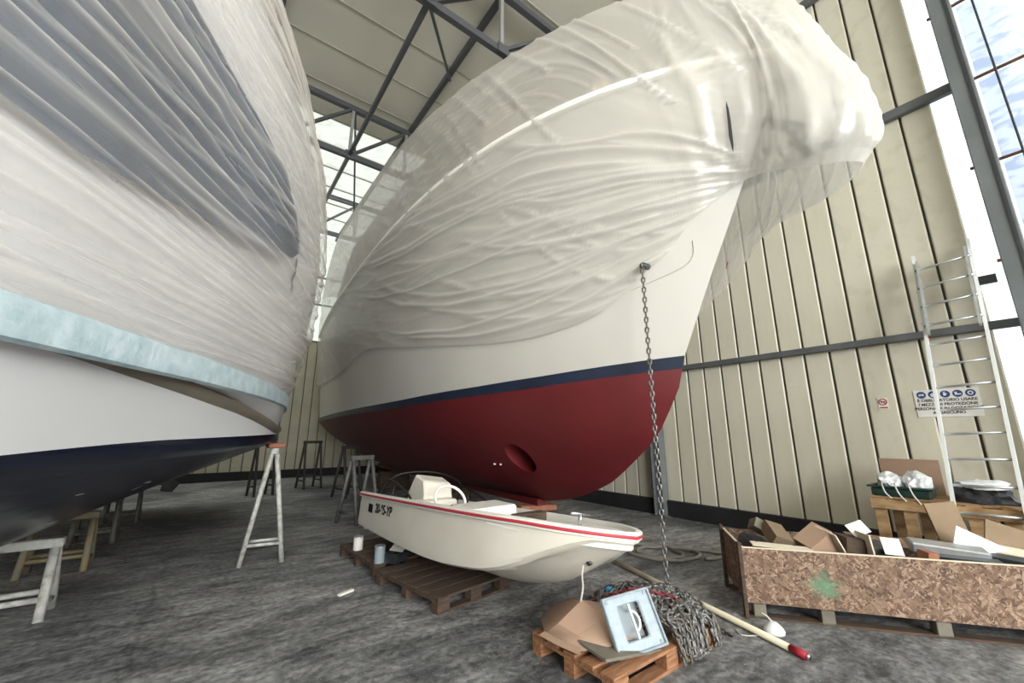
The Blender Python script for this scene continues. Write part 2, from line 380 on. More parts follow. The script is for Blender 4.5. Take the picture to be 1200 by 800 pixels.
for i in range(8): MB().box((XL+i*2.46, -.03, 7.7), (.06, .06, 4.8)).build('mullion', 'truss', w1)
wl_ = MB().box((XL-.05, (YB+YF)/2, ZC/2), (.1, YB-YF, ZC)).build('wall_left', 'backpanel'); struct(wl_, 'far side wall hidden behind the boats', 'wall')

wf = MB().box(((XW+XL)/2, YF-.05, 1.1), (XW-XL, .1, 2.2)); wf.box(((XW+XL)/2, YF-.05, 9.35), (XW-XL, .1, 1.5)); wf.box((XL+1.6, YF-.05, 5.4), (3.2, .1, 6.4)); wf = wf.build('added_wall_front', 'backpanel')  # unseen wall added to keep low sky light out behind the viewer
struct(wf, 'added unseen end wall blocking low light behind the viewer', 'wall')
w2 = thing('added_glazing', 'added unseen translucent glazing in the light-blocking end wall', 'window', (0, YF-.05, 0)); w2['kind'] = 'structure'  # unseen glazing added above the low wall, around the front lamp
for i in range(7): MB().box((XL+3.2+1.0+i*2.0, 0, 5.4), (1.96, .01, 6.4)).build('pane', 'skylight', w2)
# ceiling: transverse sheets, some of them rooflights
ce = MB().box(((XW+XL)/2, (YB+YF)/2, ZC+.2), (.3, YB-YF, .05)).build('ceiling', 'ceilrib'); struct(ce, 'beige metal sheet roof with seams and rooflights', 'ceiling')
SW = 1.13; y = YF; i = 0
base_c = MB().box((0, 0, .03), (XW-XL+.4, SW-.03, .04)).build('roof_sheet', 'ceil', ce); base_c.location = ((XW+XL)/2, 7.15+SW/2, ZC)
base_s = MB().box((0, 0, .03), (XW-XL+.4, SW-.03, .02)).build('rooflight_sheet', 'skylight', ce); base_s.location = ((XW+XL)/2, 7.15+SW*4.5, ZC)
base_r = MB().box((0, 0, .03), (XW-XL+.4, .04, .07)).build('roof_seam', 'ceilrib', ce); base_r.location = ((XW+XL)/2, 7.15, ZC)
for k in range(-18, 9):
    yy = 7.15+SW*(k+.5); L = ((XW+XL)/2, yy, ZC)
    if k not in (0, 4): copies(base_s if k in (3, 5, 6, 7, 8) else base_c, 'rooflight_sheet' if k in (3, 5, 6, 7, 8) else 'roof_sheet', ce, [L])
    if k: copies(base_r, 'roof_seam', ce, [((XW+XL)/2, 7.15+SW*k, ZC)])
# trusses
ZB, ZT = 8.5, 9.9
def truss(y, label):
    t = thing('roof_truss', label, 'truss', (0, y, ZB), group='steel roof trusses')
    MB().box(((XW+XL)/2, 0, 0), (XW-XL, .1, .14)).build('bottom_chord', 'truss', t)
    MB().box(((XW+XL)/2, 0, ZT-ZB), (XW-XL, .12, .14)).build('top_chord', 'truss', t)
    xs = [2.0-1.45*k for k in range(-3, 7)]
    for x in xs:
        MB().beam((x, 0, 0), (x, 0, ZT-ZB), .07, .07).build('post', 'trusslight', t)
        for dy in (-.035, .035): MB().beam((x, dy, 0), (x+1.45, dy, ZT-ZB), .03, .06).build('diagonal', 'truss', t)
        MB().box((x, -.07, 0), (.22, .02, .2)).build('gusset', 'truss', t)
    return t
truss(4.95, 'nearest steel roof truss over the gap between the two boats')
truss(9.6, 'middle steel roof truss seen between the two boats')
truss(14.2, 'farthest steel roof truss near the bright end glazing')
t = tag(MB().tube([(2.0, -3, ZB+.02), (2.0, YB-.1, ZB+.02)], .055, 8).build('bracing_tube', 'truss', None, True), 'long grey steel tube joining the truss bottoms along the shed', 'beam')
t = tag(MB().beam((3.55, YF, ZT+.1), (3.55, YB, ZT+.1), .1, .14).build('purlin', 'truss'), 'long roof purlin right of the bracing tube', 'beam', 'purlins')
t = tag(MB().beam((.1, YF, ZT+.1), (.1, YB, ZT+.1), .1, .14).build('purlin', 'truss'), 'long roof purlin at the edge of the left boat cover', 'beam', 'purlins')
t = tag(MB().beam((2.0, 4.95, ZB), (3.6, 7.3, ZT), .05, .05).build('roof_brace', 'truss'), 'thin slanting brace below the near truss', 'beam')
t = tag(MB().beam((2.05, 9.6, ZT-.1), (3.4, 14.2, ZB+.2), .05, .05).build('roof_brace', 'truss'), 'thin slanting brace between the two far trusses', 'beam')

# ================================================================== RED BOAT
TH = math.radians(4.0)
rbD = V((math.sin(TH), math.cos(TH), 0)); rbN = V((-math.cos(TH), math.sin(TH), 0)); rbO = V((3.95, 0, 0))
def rp(s, b, z): return rbO+rbD*s+rbN*b+V((0, 0, z))
LS = 16.3
STz = [.61, .7, .84, 1.06, 1.59, 2.09, 2.43, 3.18, 4.11, 4.7, 5.2, 5.3]
STs = [4.9, 4.4, 3.94, 3.47, 2.78, 2.45, 2.34, 1.97, 1.48, 1.2, .97, .93]
def stem(z): return interp(z, STz, STs)
def zwl(s): return interp(s, [2.34, 3.13, 3.81, 4.74, 7.25, 17], [2.44, 2.36, 2.30, 2.25, 2.18, 2.18])
def taper(s): return 1-.10*max(0, (s-10)/6.3)**2
def brd(s, s0, A, tau): return A*(1-math.exp(-max(0, s-s0)/tau))*taper(s)
ws = [0, .004, .012, .025, .045, .07, .1, .135, .175, .22, .27, .33, .4, .48, .57, .67, .78, .89, 1]
def row_bottom(t):
    """t 0 keel .. 1 stripe lower edge"""
    z0 = .61+(2.32-.61)*t; s0 = stem(z0); out = []
    for w in ws:
        s = s0+(LS-s0)*w
        zt = zwl(s)-.13; z = .61+(zt-.61)*t
        z += .45*(1-t)*max(0, (s-11)/5.3)**1.5
        g = t**(.50) if t > 0 else 0
        out.append((s, brd(s, s0, 1.97, 2.2)*g, z))
    return out
def row_top(u, dz=0):
    """u 0 stripe top .. 1 rail"""
    out = []
    z0 = 2.44+(5.2-2.44)*u; s0 = stem(z0)
    for w in ws:
        s = s0+(LS-s0)*w; zw = zwl(s); z = zw+(5.2-zw)*u
        A = 1.95+.3*u**1.1; tau = 2.2-.3*u
        out.append((s, brd(s, s0, A, tau), z))
    return out
def both(rows):
    """rows of (s,b,z) near side -> ring points near + mirrored far side; returns list of rows around the bow"""
    P = []
    for r in rows:
        near = [rp(*q) for q in r[::-1]]; far = [rp(s, -b, z) for s, b, z in r[1:]]
        P.append(near+far)
    return P
rb = thing('motor_yacht', 'large white motor yacht with red bottom and navy waterline under plastic film', 'boat', rp(8, 0, 0))
inv = rb.location.copy()
def rbuild(mb, name, m, smooth=True, parent=rb, merge=True, **k):
    o = mb.build(name, m, None, smooth, merge=merge, **k); o.parent = parent; o.matrix_parent_inverse = Matrix.Translation(-inv); return o
ts = [0, .03, .07, .12, .18, .25, .33, .42, .52, .63, .75, .88, 1]
rowsB = [row_bottom(t) for t in ts]
P = both(rowsB); mbB = MB(); mbB.grid(P)
n = len(P[0])
# close the solid: lid and transom
top = P[-1]; k = len(mbB.v); m2 = len(ws)
mbB.add([tuple(p) for p in top], [(i, i+1, n-2-i, n-1-i) for i in range(m2-1)])
col_near = [r[0] for r in P]; col_far = [r[-1] for r in P]
mbB.add([tuple(p) for p in col_near]+[tuple(p) for p in col_far], [(i, i+1, len(ts)+i+1, len(ts)+i) for i in range(len(ts)-1)])
hb = rbuild(mbB, 'hull_bottom', 'red', 40)
# thruster tunnel cut through the forefoot
THR = (4.62, 1.27)
ct = MB().tube([rp(THR[0], 1.6, THR[1]), rp(THR[0], -1.6, THR[1])], .2, 28)
cut = ct.build('cutter', 'tunnel', None)
bo = hb.modifiers.new('cut', 'BOOLEAN'); bo.operation = 'DIFFERENCE'; bo.object = cut; bo.solver = 'EXACT'
dg = bpy.context.evaluated_depsgraph_get()
me = bpy.data.meshes.new_from_object(hb.evaluated_get(dg)); hb.modifiers.remove(bo)
if len(me.polygons) > 100: hb.data = me
bpy.data.objects.remove(cut)
hb.data.set_sharp_from_angle(angle=math.radians(40))
def ridx(s, b, z): return rp(s, b, z)
# boot stripe: proud band
def offs(r, e): return [(s-(e if i == 0 else 0), b+e, z) for i, (s, b, z) in enumerate(r)]
lo = [(s, b, z) for s, b, z in row_bottom(1)]
hi = row_top(0)
mid = [((a[0]+c[0])/2, (a[1]+c[1])/2, (a[2]+c[2])/2) for a, c in zip(lo, hi)]
rbuild(MB().grid(both([lo, offs(lo, .006), offs(mid, .006), offs(hi, .006), hi])), 'boot_stripe', 'navy', 40)
us = [0, .05, .12, .2, .3, .4, .5, .6, .7, .8, .9, 1]
rowsT = [row_top(u) for u in us]
P = both(rowsT); mt = MB(); mt.grid(P); mt.add([tuple(p) for p in P[-1]], [(i, i+1, n-2-i, n-1-i) for i in range(m2-1)])
cn = [r[0] for r in P]; cf = [r[-1] for r in P]
mt.add([tuple(p) for p in cn+cf], [(i, i+1, len(us)+i+1, len(us)+i) for i in range(len(us)-1)])
rbuild(mt, 'topsides', 'hullwhite', 40)
rail = row_top(1)
rpts = [rp(s, b+.02, z+.03) for s, b, z in rail[::-1]]+[rp(s, -b-.02, z+.03) for s, b, z in rail[1:]]
rpts = [V(q) for q in crom(rpts, 3)]
rbuild(MB().tube(rpts, .05, 8), 'cap_rail', 'railwhite')
# bulwark chock line near the hawse: thin moulded seam
seam = [rp(s, brd(s, stem(z), 1.95+.3*((z-2.44)/2.76)**1.1, 2.2-.3*(z-2.44)/2.76)+.004, z) for s, z in [(2.75, 3.12), (2.5, 3.2), (2.25, 3.29), (2.08, 3.37), (2.0, 3.47), (1.97, 3.6)]]
rbuild(MB().tube([V(q) for q in crom(seam, 4)], .005, 6), 'moulded_seam', 'cabin')
# keel shoe
rbuild(MB().box(rp(9.6, 0, .58), (.16, 9.2, .1), rotz(-TH)), 'keel_shoe', 'red', False)
# through hull fittings
for ds in (0, .13):
    zf_ = 1.16; sf = 5.1+ds; tf = (zf_-.61)/(zwl(sf)-.13-.61); bf = brd(sf, stem(.61+1.71*tf), 1.97, 2.2)*tf**.5
    rbuild(MB().tube([rp(sf, bf-.05, zf_), rp(sf, bf+.012, zf_-.004)], .014, 8), 'hull_fitting', 'railwhite')
# cabin and deckhouse under the film
def zt_(s): return interp(s, [1.2, 2.1, 3.3, 4.6, 6.5, 9.8, 13, 15.2, 16.3], [6.35, 6.5, 6.58, 6.76, 7.08, 7.5, 7.9, 7.4, 6.9])
def cab_row(s, k): b_ = brd(s, .97, 2.25, 1.9); zt = zt_(s); return [(s, b_*.86, 5.2), (s, b_*.84, 5.2+.55*(zt-5.2)), (s, b_*.78, zt-.25), (s, b_*.5, zt-.08), (s, 0, zt-.04)]
cs = [4.2, 4.6, 5.4, 6.5, 8, 9.8, 11.5, 13, 14.5, 15.6]
rows = [cab_row(s, 0) for s in cs]
mb = MB(); mb.grid([[rp(*q) for q in r]+[rp(q[0], -q[1], q[2]) for q in r[::-1][1:]] for r in rows])
for r in (rows[0], rows[-1]):
    ring = [rp(*q) for q in r]+[rp(q[0], -q[1], q[2]) for q in r[::-1][1:]]; mb.add(ring, [tuple(range(len(ring)))])
cabn = rbuild(mb, 'deckhouse', 'cabin', 30)
for s0, s1 in ((4.9, 5.7), (6.0, 7.2), (7.5, 8.9), (9.2, 10.8)):
    q = []
    for s in (s0, s1):
        b_ = brd(s, .97, 2.25, 1.9)
        q += [rp(s, b_*.86+.02, 5.65), rp(s, b_*.83+.02, 6.2)]
    rbuild(MB().add(q, [(0, 1, 3, 2)]), 'cabin_window', 'cabindark', False, cabn)
# foredeck gear: windlass bundle, hatch, stanchions and pulpit rail
rbuild(MB().box(rp(3.1, .35, 5.55), (1.0, 1.1, .7), rotz(-TH)), 'deck_locker', 'cabinwarm', False, bevel=.06)
def plpt(s, b_): return rp(s, b_, 5.95)
pul = [(7.5, .97), (5, .97), (3.4, .95), (2.4, .93), (1.8, .9), (1.3, .75), (1.0, .4)]
pr = []
for s, k in pul: pr.append(rp(s, brd(s, .9, 2.2, 1.9)*k, 5.9))
pr2 = [rp(.85, 0, 5.85)]
for s, k in pul[::-1]: pr2.append(rp(s, -brd(s, .9, 2.2, 1.9)*k, 5.9))
rbuild(MB().tube([V(q) for q in crom(pr+pr2, 4)], .018, 6), 'guard_rail', 'chrome')
for s, k in pul[:-1]:
    for sg in (1, -1):
        bb = brd(s, .9, 2.2, 1.9)*k*sg; rbuild(MB().tube([rp(s, bb, 5.15), rp(s, bb, 5.9)], .014, 6), 'stanchion', 'chrome')
# bow roller platform with stowed anchor, under the film at the stem head
rbuild(MB().box(rp(1.12, -.05, 4.95), (.3, .55, .09), rotz(-TH)), 'bow_platform', 'railwhite', False, bevel=.02)
an = MB(); an.beam(rp(1.35, -.05, 4.75), rp(.95, -.1, 4.4), .05, .09); an.beam(rp(.98, -.25, 4.25), rp(.98, .08, 4.25), .08, .12); an.beam(rp(.95, -.1, 4.4), rp(.98, -.1, 4.2), .08, .08)
rbuild(an, 'stowed_anchor', 'galv', False)
# hawse pipe
rbuild(MB().tube([rp(2.33, .52, 3.36), rp(2.29, .65, 3.33)], .035, 14), 'hawse_pipe', 'darksteel')

# ---- film over the red boat
HEMs = [1.41, 1.81, 2.17, 2.43, 2.88, 3.49, 4.3, 6, 8.29, 9.3, 10.46, 13, 16.5]
HEMz = [4.09, 3.84, 3.47, 3.28, 2.96, 2.80, 2.79, 3.0, 3.34, 3.36, 3.16, 3.2, 3.35]
def film_cols():
    cols = []
    ns = [16.5, 14.6, 12.6, 10.8, 9.4, 8.29, 7, 5.6, 4.3, 3.49, 2.88, 2.43, 2.17, 1.81]
    def side(s, sg, far=False):
        zh = interp(s, HEMs, HEMz)
        if far: zh -= .25 if s > 2 else 0
        zt = zt_(s); c = []
        for lv in range(7):
            if lv <= 3:
                u = lv/3; z = zh+(5.27-zh)*u; uu = max(0, (z-2.44)/2.76)
                b_ = brd(s, stem(min(5.2, z))-.02, 1.95+.3*uu**1.1, 2.2-.3*uu)+(.05 if lv else .075)+.03*(lv in (1, 2))
            elif lv == 4: z = 5.27+.5*(zt-5.27); b_ = brd(s, 1.0, 2.25, 1.9)*1.0+.05
            elif lv == 5: z = zt; b_ = brd(s, 1.1, 2.25, 1.9)*.93+.03
            else: z = zt+.12; b_ = .0
            c.append((s+ (0.1 if lv == 6 and s < 2.5 else 0), sg*b_, z))
        return c
    for s in ns: cols.append(side(s, 1))
    cols.append([(1.41, .04, 4.09), (1.30, .16, 4.28), (1.2, .28, 4.68), (1.2, .4, 5.27), (1.4, .52, 5.85), (1.62, .55, 6.42), (2.2, 0, 6.62)])
    cols.append([(.98, .08, 3.92), (.86, .22, 4.12), (.84, .28, 4.62), (.95, .28, 5.2), (1.12, .3, 5.78), (1.4, .28, 6.42), (2.2, 0, 6.62)])
    cols.append([(.60, -.1, 3.80), (.47, -.1, 4.06), (.50, -.1, 4.55), (.68, -.1, 5.12), (.84, -.1, 5.75), (1.25, -.1, 6.42), (2.2, 0, 6.62)])
    cols.append([(1.0, -.45, 3.80), (.84, -.52, 4.12), (.88, -.55, 4.62), (1.05, -.55, 5.2), (1.15, -.5, 5.78), (1.45, -.45, 6.42), (2.2, 0, 6.62)])
    cols.append([(1.55, -.52, 3.72), (1.42, -.66, 4.1), (1.4, -.74, 4.62), (1.45, -.78, 5.25), (1.5, -.75, 5.82), (1.75, -.7, 6.46), (2.2, 0, 6.62)])
    cols.append([(1.95, -.50, 3.34), (1.9, -.72, 3.9), (1.85, -.9, 4.55), (1.85, -1.05, 5.27), (1.9, -1.05, 5.85), (2.0, -.9, 6.5), (2.3, 0, 6.63)])
    cols.append([(2.36, -.46, 3.02), (2.36, -.8, 3.7), (2.36, -1.05, 4.5), (2.36, -1.3, 5.27), (2.36, -1.3, 5.9), (2.36, -1.2, 6.5), (2.4, 0, 6.65)])
    for s in [2.9, 3.6, 4.6, 6, 8.3, 10.8, 13.6, 16.5]: cols.append(side(s, -1, True))
    return cols
fc = film_cols()
NU, NV = 14, 46
G = []
cc = [crom([np.array(p) for p in c], NV) for c in fc]          # each column finely in v
G = [crom([cc[i][j] for i in range(len(cc))], NU) for j in range(len(cc[0]))]   # rows
G = np.array(G)      # [v][u][3]
nv, nu = G.shape[:2]
wpos = np.array([[tuple(rp(*G[j, i])) for i in range(nu)] for j in range(nv)])
def grid_normals(P):
    du = np.gradient(P, axis=1); dv = np.gradient(P, axis=0); nn = np.cross(du, dv); return nn/np.maximum(1e-9, np.linalg.norm(nn, axis=2, keepdims=True))
nrm = grid_normals(wpos)
ctr = np.array(rp(8, 0, 5))
def nz2(a, b_, c): return noise.noise(V((a, b_, c)))
def crest(n_, w): return math.exp(-(n_/w)**2)
def folds(u, v, seed, fv, fu, warp=.2, soft=.35, wd=1.):
    """long creases that run along u: thin sharp crests over soft pleats; returns height 0..1"""
    q = v+nz2(u*fu*.8, v*.6, seed)*warp
    a = nz2(u*fu, q*fv, 1.7+seed); b_ = nz2(u*fu*1.5+4.2, q*fv*1.9, 7.1+seed); c = nz2(u*fu*.7+9, q*fv*.6, 3.3+seed)
    gate = max(.2 if soft > .2 else .0, min(1, .6+1.6*nz2(u*fu*1.1, v*fv*.3, 15+seed)))
    return gate*(.6*crest(a, .13*wd)+.4*crest(b_, .10*wd))+soft*(.5+c)+.15*(1-gate)*crest(c, .2*wd)
disp = np.zeros((nv, nu)); milk = np.zeros((nv, nu))
for j in range(nv):
    for i in range(nu):
        s, b_, z = G[j, i]; lev = j/NV; c = i/NU
        bow = max(0, min(1, (c-12.5)/1.5))*max(0, min(1, (21-c)/1.0))
        d = 0; amp = 0
        if lev <= 3.15:
            # swags that sweep along the side and gather at the stem head
            ang = math.atan2(z-4.15, max(.05, s-1.1))
            rad = math.hypot(z-4.15, s-1.1)
            d1 = folds(rad*.45, (z-4.15-.075*rad*rad)/(rad+.35)*1.5, 3.1, 6.0, .55, .10, .14, .7)
            d2 = folds(s*.6, (z-.11*(s-4)**2*.25)*.8, 8.4, 4.0, .45, .12, .14, .7)
            w = math.exp(-((rad-.2)/4.2)**4); d = w*d1+(1-w)*d2
            amp = .055*w+.03*(1-w)*max(.35, 1-.07*max(0, s-4))
            if lev < .1: amp *= .4+6*lev
        if lev > 2.85:
            e = folds(s*.5+z*.6, z*.9-s*.75+3*nz2(s*.3, z*.3, 2), 5.3, 2.6, .40, .18, .16, .7)
            t = min(1, (lev-2.85)/.3); d = d*(1-t)+e*t; amp = amp*(1-t)+.045*t*(1 if s < 7 else .6)
        if bow > 0:
            e = folds(z*.55+c*.1, c*1.15+.25*math.sin(z*2.3)+.25*(z-4.5), 12.3, 3.0, .6, .25, .2, .8)
            d = d*(1-bow)+e*bow; amp = amp*(1-bow)+.06*bow
        k = abs(lev-3)
        if k < .22 and s > 1.9: amp *= .25+k/.22*.75
        disp[j, i] = amp*(d-.15); milk[j, i] = max(0, min(1, d-.06+.25*bow))
def creases(X, Z, lst, mask=None):
    """sum of thin crests; each (x0, x1, zfun, width, height) runs along x at height zfun(x)"""
    H_ = np.zeros_like(X)
    for x0, x1, zf, w_, h_ in lst:
        d_ = (Z-zf(X))/w_; t_ = np.clip((X-x0)/(x1-x0), 0, 1)
        env = np.clip(np.minimum(t_/.08, (1-t_)/.25), 0, 1); env[(X < x0) | (X > x1)] = 0
        H_ = np.maximum(H_, h_*env*np.where(d_ > 0, np.exp(-(d_/.75)**2), np.exp(-np.abs(d_)*.9)))
    return H_ if mask is None else H_*mask
cr_ = random.Random(11); cl_ = []
for k in range(30):
    sr = cr_.uniform(3.2, 9.5); zm = 4.9-2.05*(k+cr_.uniform(-.4, .4))/30; zr = min(5.2, zm+cr_.uniform(.35, 1.3)); s0_ = cr_.uniform(1.35, 2.2) if k % 3 else 1.35
    tm = cr_.uniform(.35, .5)
    def zf(X, sr=sr, zm=zm, zr=zr, tm=tm, ph=cr_.uniform(0, 6)):
        t = np.clip((X-1.35)/(sr-1.35), 0, 1); zg_ = 4.12+(zm-4.12)*.12
        q = np.where(t < tm, zm+(zg_-zm)*((tm-t)/tm)**1.7, zm+(zr-zm)*((t-tm)/(1-tm))**2)
        return q+.012*np.sin(X*4+ph)
    cl_.append((s0_, sr, zf, cr_.uniform(.022, .045), cr_.uniform(.5, 1.0)))
S_, Zz = G[..., 0], G[..., 2]; LEV = (np.arange(nv)/NV)[:, None]*np.ones((1, nu)); CI = np.ones((nv, 1))*(np.arange(nu)/NU)[None, :]
near = (CI < 14.2) & (LEV < 2.95)
H1 = creases(S_, Zz, cl_, near.astype(float))
cl_ = []
for k in range(16):
    s0_ = 1.9+k*.33+cr_.uniform(-.1, .1); m_ = cr_.uniform(.9, 1.5); L_ = cr_.uniform(.7, 1.5)
    cl_.append((s0_-L_, s0_, (lambda X, s0=s0_, m=m_: 6.45+.05*s0-m*(s0-X)-.25*(s0-X)**2), cr_.uniform(.02, .04), cr_.uniform(.5, .9)))
H2 = creases(S_, Zz, cl_, ((CI < 14.6) & (LEV > 2.2)).astype(float))
cl_ = []
for k in range(15):
    c0 = 13.6+k*.36+cr_.uniform(-.1, .1); sl = cr_.uniform(-.28, .12); cv = cr_.uniform(-.05, .05)
    cl_.append((cr_.uniform(0, .8), cr_.uniform(3.2, 5.6), (lambda X, c0=c0, sl=sl, cv=cv: c0+sl*(X-1)+cv*(X-1)**2+.05*np.sin(X*3+c0)), cr_.uniform(.05, .10), cr_.uniform(.5, 1)))
H3 = creases(LEV, CI, cl_)
HC = np.maximum(np.maximum(H1, H2), H3)
disp = disp*.55+HC*.05; milk = np.clip(milk*.6+HC*.5, 0, 1)  # milk: bunched film, plus bright crest shading painted into the opacity
sgn = np.sign(np.sum(nrm*(wpos-ctr), axis=2, keepdims=True)); sgn[sgn == 0] = 1
majority = 1 if np.mean(sgn) > 0 else -1
wp = wpos+nrm*majority*disp[..., None]
mf = MB(); mf.grid([[tuple(wp[j, i]) for i in range(nu)] for j in range(nv)])
fo = rbuild(mf, 'film_cover', 'film_red', True, merge=False)
def set_uv(o, nu, nv, fu, fv):
    me = o.data; uvl = me.uv_layers.new(name='uv')
    for lp in me.loops:
        j, i = divmod(lp.vertex_index, nu); uvl.data[lp.index].uv = (fu(i, j), fv(i, j))
def uarc(i, j): return G[j, i][0]*(.3)
def varc(i, j): return j/NV*.12+ (G[j, i][0]*.03)
set_uv(fo, nu, nv, uarc, varc)
def set_milk(o, arr):
    at = o.data.attributes.new('milk', 'FLOAT', 'POINT'); at.data.foreach_set('value', np.ascontiguousarray(arr, dtype=np.float32).ravel())
set_milk(fo, milk)
fo['label'] = 'clouded white plastic film wrapped around the upper yacht'
# dark tear and red mark on the film
def onfilm(i, j, e=.012): return V(wp[j, i]+nrm[j, i]*majority*e)

# ================================================================== LEFT BOAT
LX = -1.5
LYs = [1.0, 1.5, 2.5, 4, 5, 6.3, 8, 12]; LBs = [0, .36, .92, 1.62, 2.0, 2.35, 2.55, 2.6]
ly = [1.0, 1.15, 1.35, 1.6, 1.95, 2.3, 2.7, 3.1, 3.5, 4, 4.5, 5, 5.5, 6, 6.6, 7.3, 8, 9.5, 11, 12.5]
_bb = [interp(y, LYs, LBs) for y in ly]
def LB(y): 
    xs = np.array(LYs); 
    return interp(y, ly, _sm)
_sm = [0]+[(.25*_bb[i-1]+.5*_bb[i]+.25*_bb[i+1]) for i in range(1, len(ly)-1)]+[_bb[-1]]
lb = thing('cabin_cruiser', 'left cabin cruiser with dark blue bottom wrapped in plastic film', 'boat', (LX, 6, 0)); linv = lb.location.copy()
def lbuild(mb, name, m, smooth=True, parent=lb, merge=True, **k):
    o = mb.build(name, m, None, smooth, merge=merge, **k); o.parent = parent; o.matrix_parent_inverse = Matrix.Translation(-linv); return o
def lrow(k, zf, d=0., y0=0.):
    """near half row: breadth factor k, height function of y, outward offset d, stem set back y0"""
    out = []
    for y in ly:
        yy = y if y0 == 0 else 1.0+y0+(y-1.0)*(12.5-1.0-y0)/11.5
        b_ = LB(max(1.0, yy-y0) if False else y)*k
        out.append((b_+d*min(1, LB(y)/.6), yy, zf(yy)))
    return out
def lboth(rows): return [[(LX+b_, y, z) for b_, y, z in r[::-1]]+[(LX-b_, y, z) for b_, y, z in r[1:]] for r in rows]
zkeel = lambda y: interp(y, [1, 2.2, 3.2, 4.2, 5.5, 12.5], [1.75, 1.26, .88, .66, .56, .56])
zwl2 = lambda y: interp(y, [1, 2.6, 3, 3.7, 6, 12.5], [1.48, 1.5, 1.53, 1.56, 1.6, 1.6])
zch = lambda y: interp(y, [1, 2.4, 2.8, 3.5, 4.4, 5.2, 6, 6.6, 12.5], [2.0, 1.975, 1.96, 1.89, 1.81, 1.72, 1.62, 1.59, 1.58])
def bot(t):
    r0 = lrow(0, zkeel, 0, 1.0); r1 = [(b_*(1+.095*max(0, min(1, (y-3.4)/2.2))), y, z) for b_, y, z in lrow(.9, lambda y: zwl2(y), 0, .25)]; out = []
    for a, c in zip(r0, r1): out.append((c[0]*(min(1, t/.9)**.95 if t else 0), a[1]+(c[1]-a[1])*t, min(a[2], c[2]-.05*(1-t))+(c[2]-min(a[2], c[2]-.05*(1-t)))*t))
    return out
BOT = lboth([bot(t) for t in (0, .1, .25, .4, .55, .7, .82, .9, 1)]); mb = MB(); mb.grid(BOT)
lbuild(mb, 'hull_bottom', 'bottomblue', 50)
def mixrow(a, c, t): return [tuple(p+(q-p)*t for p, q in zip(u, v)) for u, v in zip(a, c)]
rw = bot(1); rc = [(b_, y, max(z, w[2]+.004)) for (b_, y, z), w in zip([(b0*(1+.05*max(0, min(1, (y-4)/2))), y, z) for b0, y, z in lrow(.93, zch, 0, .1)], rw)]
lbuild(MB().grid(lboth([rw, mixrow(rw, rc, .33), mixrow(rw, rc, .66), rc])), 'hull_lower_side', 'hullcream', 50)
rc2 = [(b_+.05*min(1, b_/.5), y, z+.03) for b_, y, z in rc]; rc3 = [(b_+.05*min(1, b_/.5), y, z+.085) for b_, y, z in rc]; rc4 = [(b_, y, z+.11) for b_, y, z in rc]
lbuild(MB().grid(lboth([rc, rc2, rc3, rc4])), 'spray_rail', 'brownrail', 60)
rband = lrow(1, lambda y: 1.95); 
rc4b = [(b_, y, min(z, 1.99)) for b_, y, z in rc4]
lbuild(MB().grid(lboth([rc4b, rband])), 'hull_upper_side', 'hullcream', 50)
bd0 = lrow(1, lambda y: 1.945, .005); bd1 = lrow(1, lambda y: 1.96, .035); bd2 = lrow(1, lambda y: 2.11, .04); bd3 = lrow(1, lambda y: 2.135, .01)
lbuild(MB().grid(lboth([bd0, bd1, bd2, bd3])), 'rub_rail_tape', 'tapeblue', 50)
LZ = [2.12, 2.45, 2.9, 3.5, 4.2, 4.9, 5.6, 6.3, 7.0, 7.5]
LO = [.03, .10, .20, .28, .30, .22, .05, -.25, -.75, -1.4]
def ldz(z): return interp(z, LZ, LO)
def lupper(inset, zl):
    rows = []
    for z in zl:
        r = []
        for y in ly:
            o = ldz(z); b0 = LB(y); b_ = b0+o*min(1, b0/1.6)-inset*min(1, b0/.3)*interp(y, [4.6, 5.4], [1, .35])
            rake = max(0, z-2.9)*.10*math.exp(-(y-1)/1.2)
            r.append((max(0, b_), y+rake+ (inset*.5 if y < 1.1 else 0), z))
        rows.append(r)
    return rows
zl = list(np.linspace(2.12, 7.5, 12))
inner = lupper(.17, zl)
mb = MB(); pp = lboth(inner); mb.grid(pp); nn_ = len(pp[0]); mm = len(ly)
mb.add([tuple(p) for p in pp[-1]], [(i, i+1, nn_-2-i, nn_-1-i) for i in range(mm-1)])
lbuild(mb, 'deckhouse', 'hullcream', 50)
# dark blue canvas windscreen cover below the film
wy = list(np.linspace(1.15, 4.72, 26))
lowz = lambda y: interp(y, [1, 2.1, 2.46, 3.0, 3.6, 4.15, 4.5, 4.72], [2.86, 2.84, 2.84, 2.96, 3.08, 3.22, 3.38, 3.55])
upz = lambda y: interp(y, [1, 2.2, 2.6, 3.2, 4.0, 4.4, 4.6, 4.72], [4.6, 4.35, 4.2, 4.12, 4.02, 3.86, 3.75, 3.62])
for sg in (1, -1):
    rows = []
    for t in np.linspace(0, 1, 9):
        r = []
        for y in wy:
            z = lowz(y)+(upz(y)-lowz(y))*t; b0 = LB(y); b_ = b0+ldz(z)*min(1, b0/1.6)-.10*min(1, b0/.3)
            rake = max(0, z-2.9)*.10*math.exp(-(y-1)/1.2)
            r.append((LX+sg*b_, y+rake, z))
        rows.append(r)
    lbuild(MB().grid(rows), 'windscreen_cover', 'canvasblue')
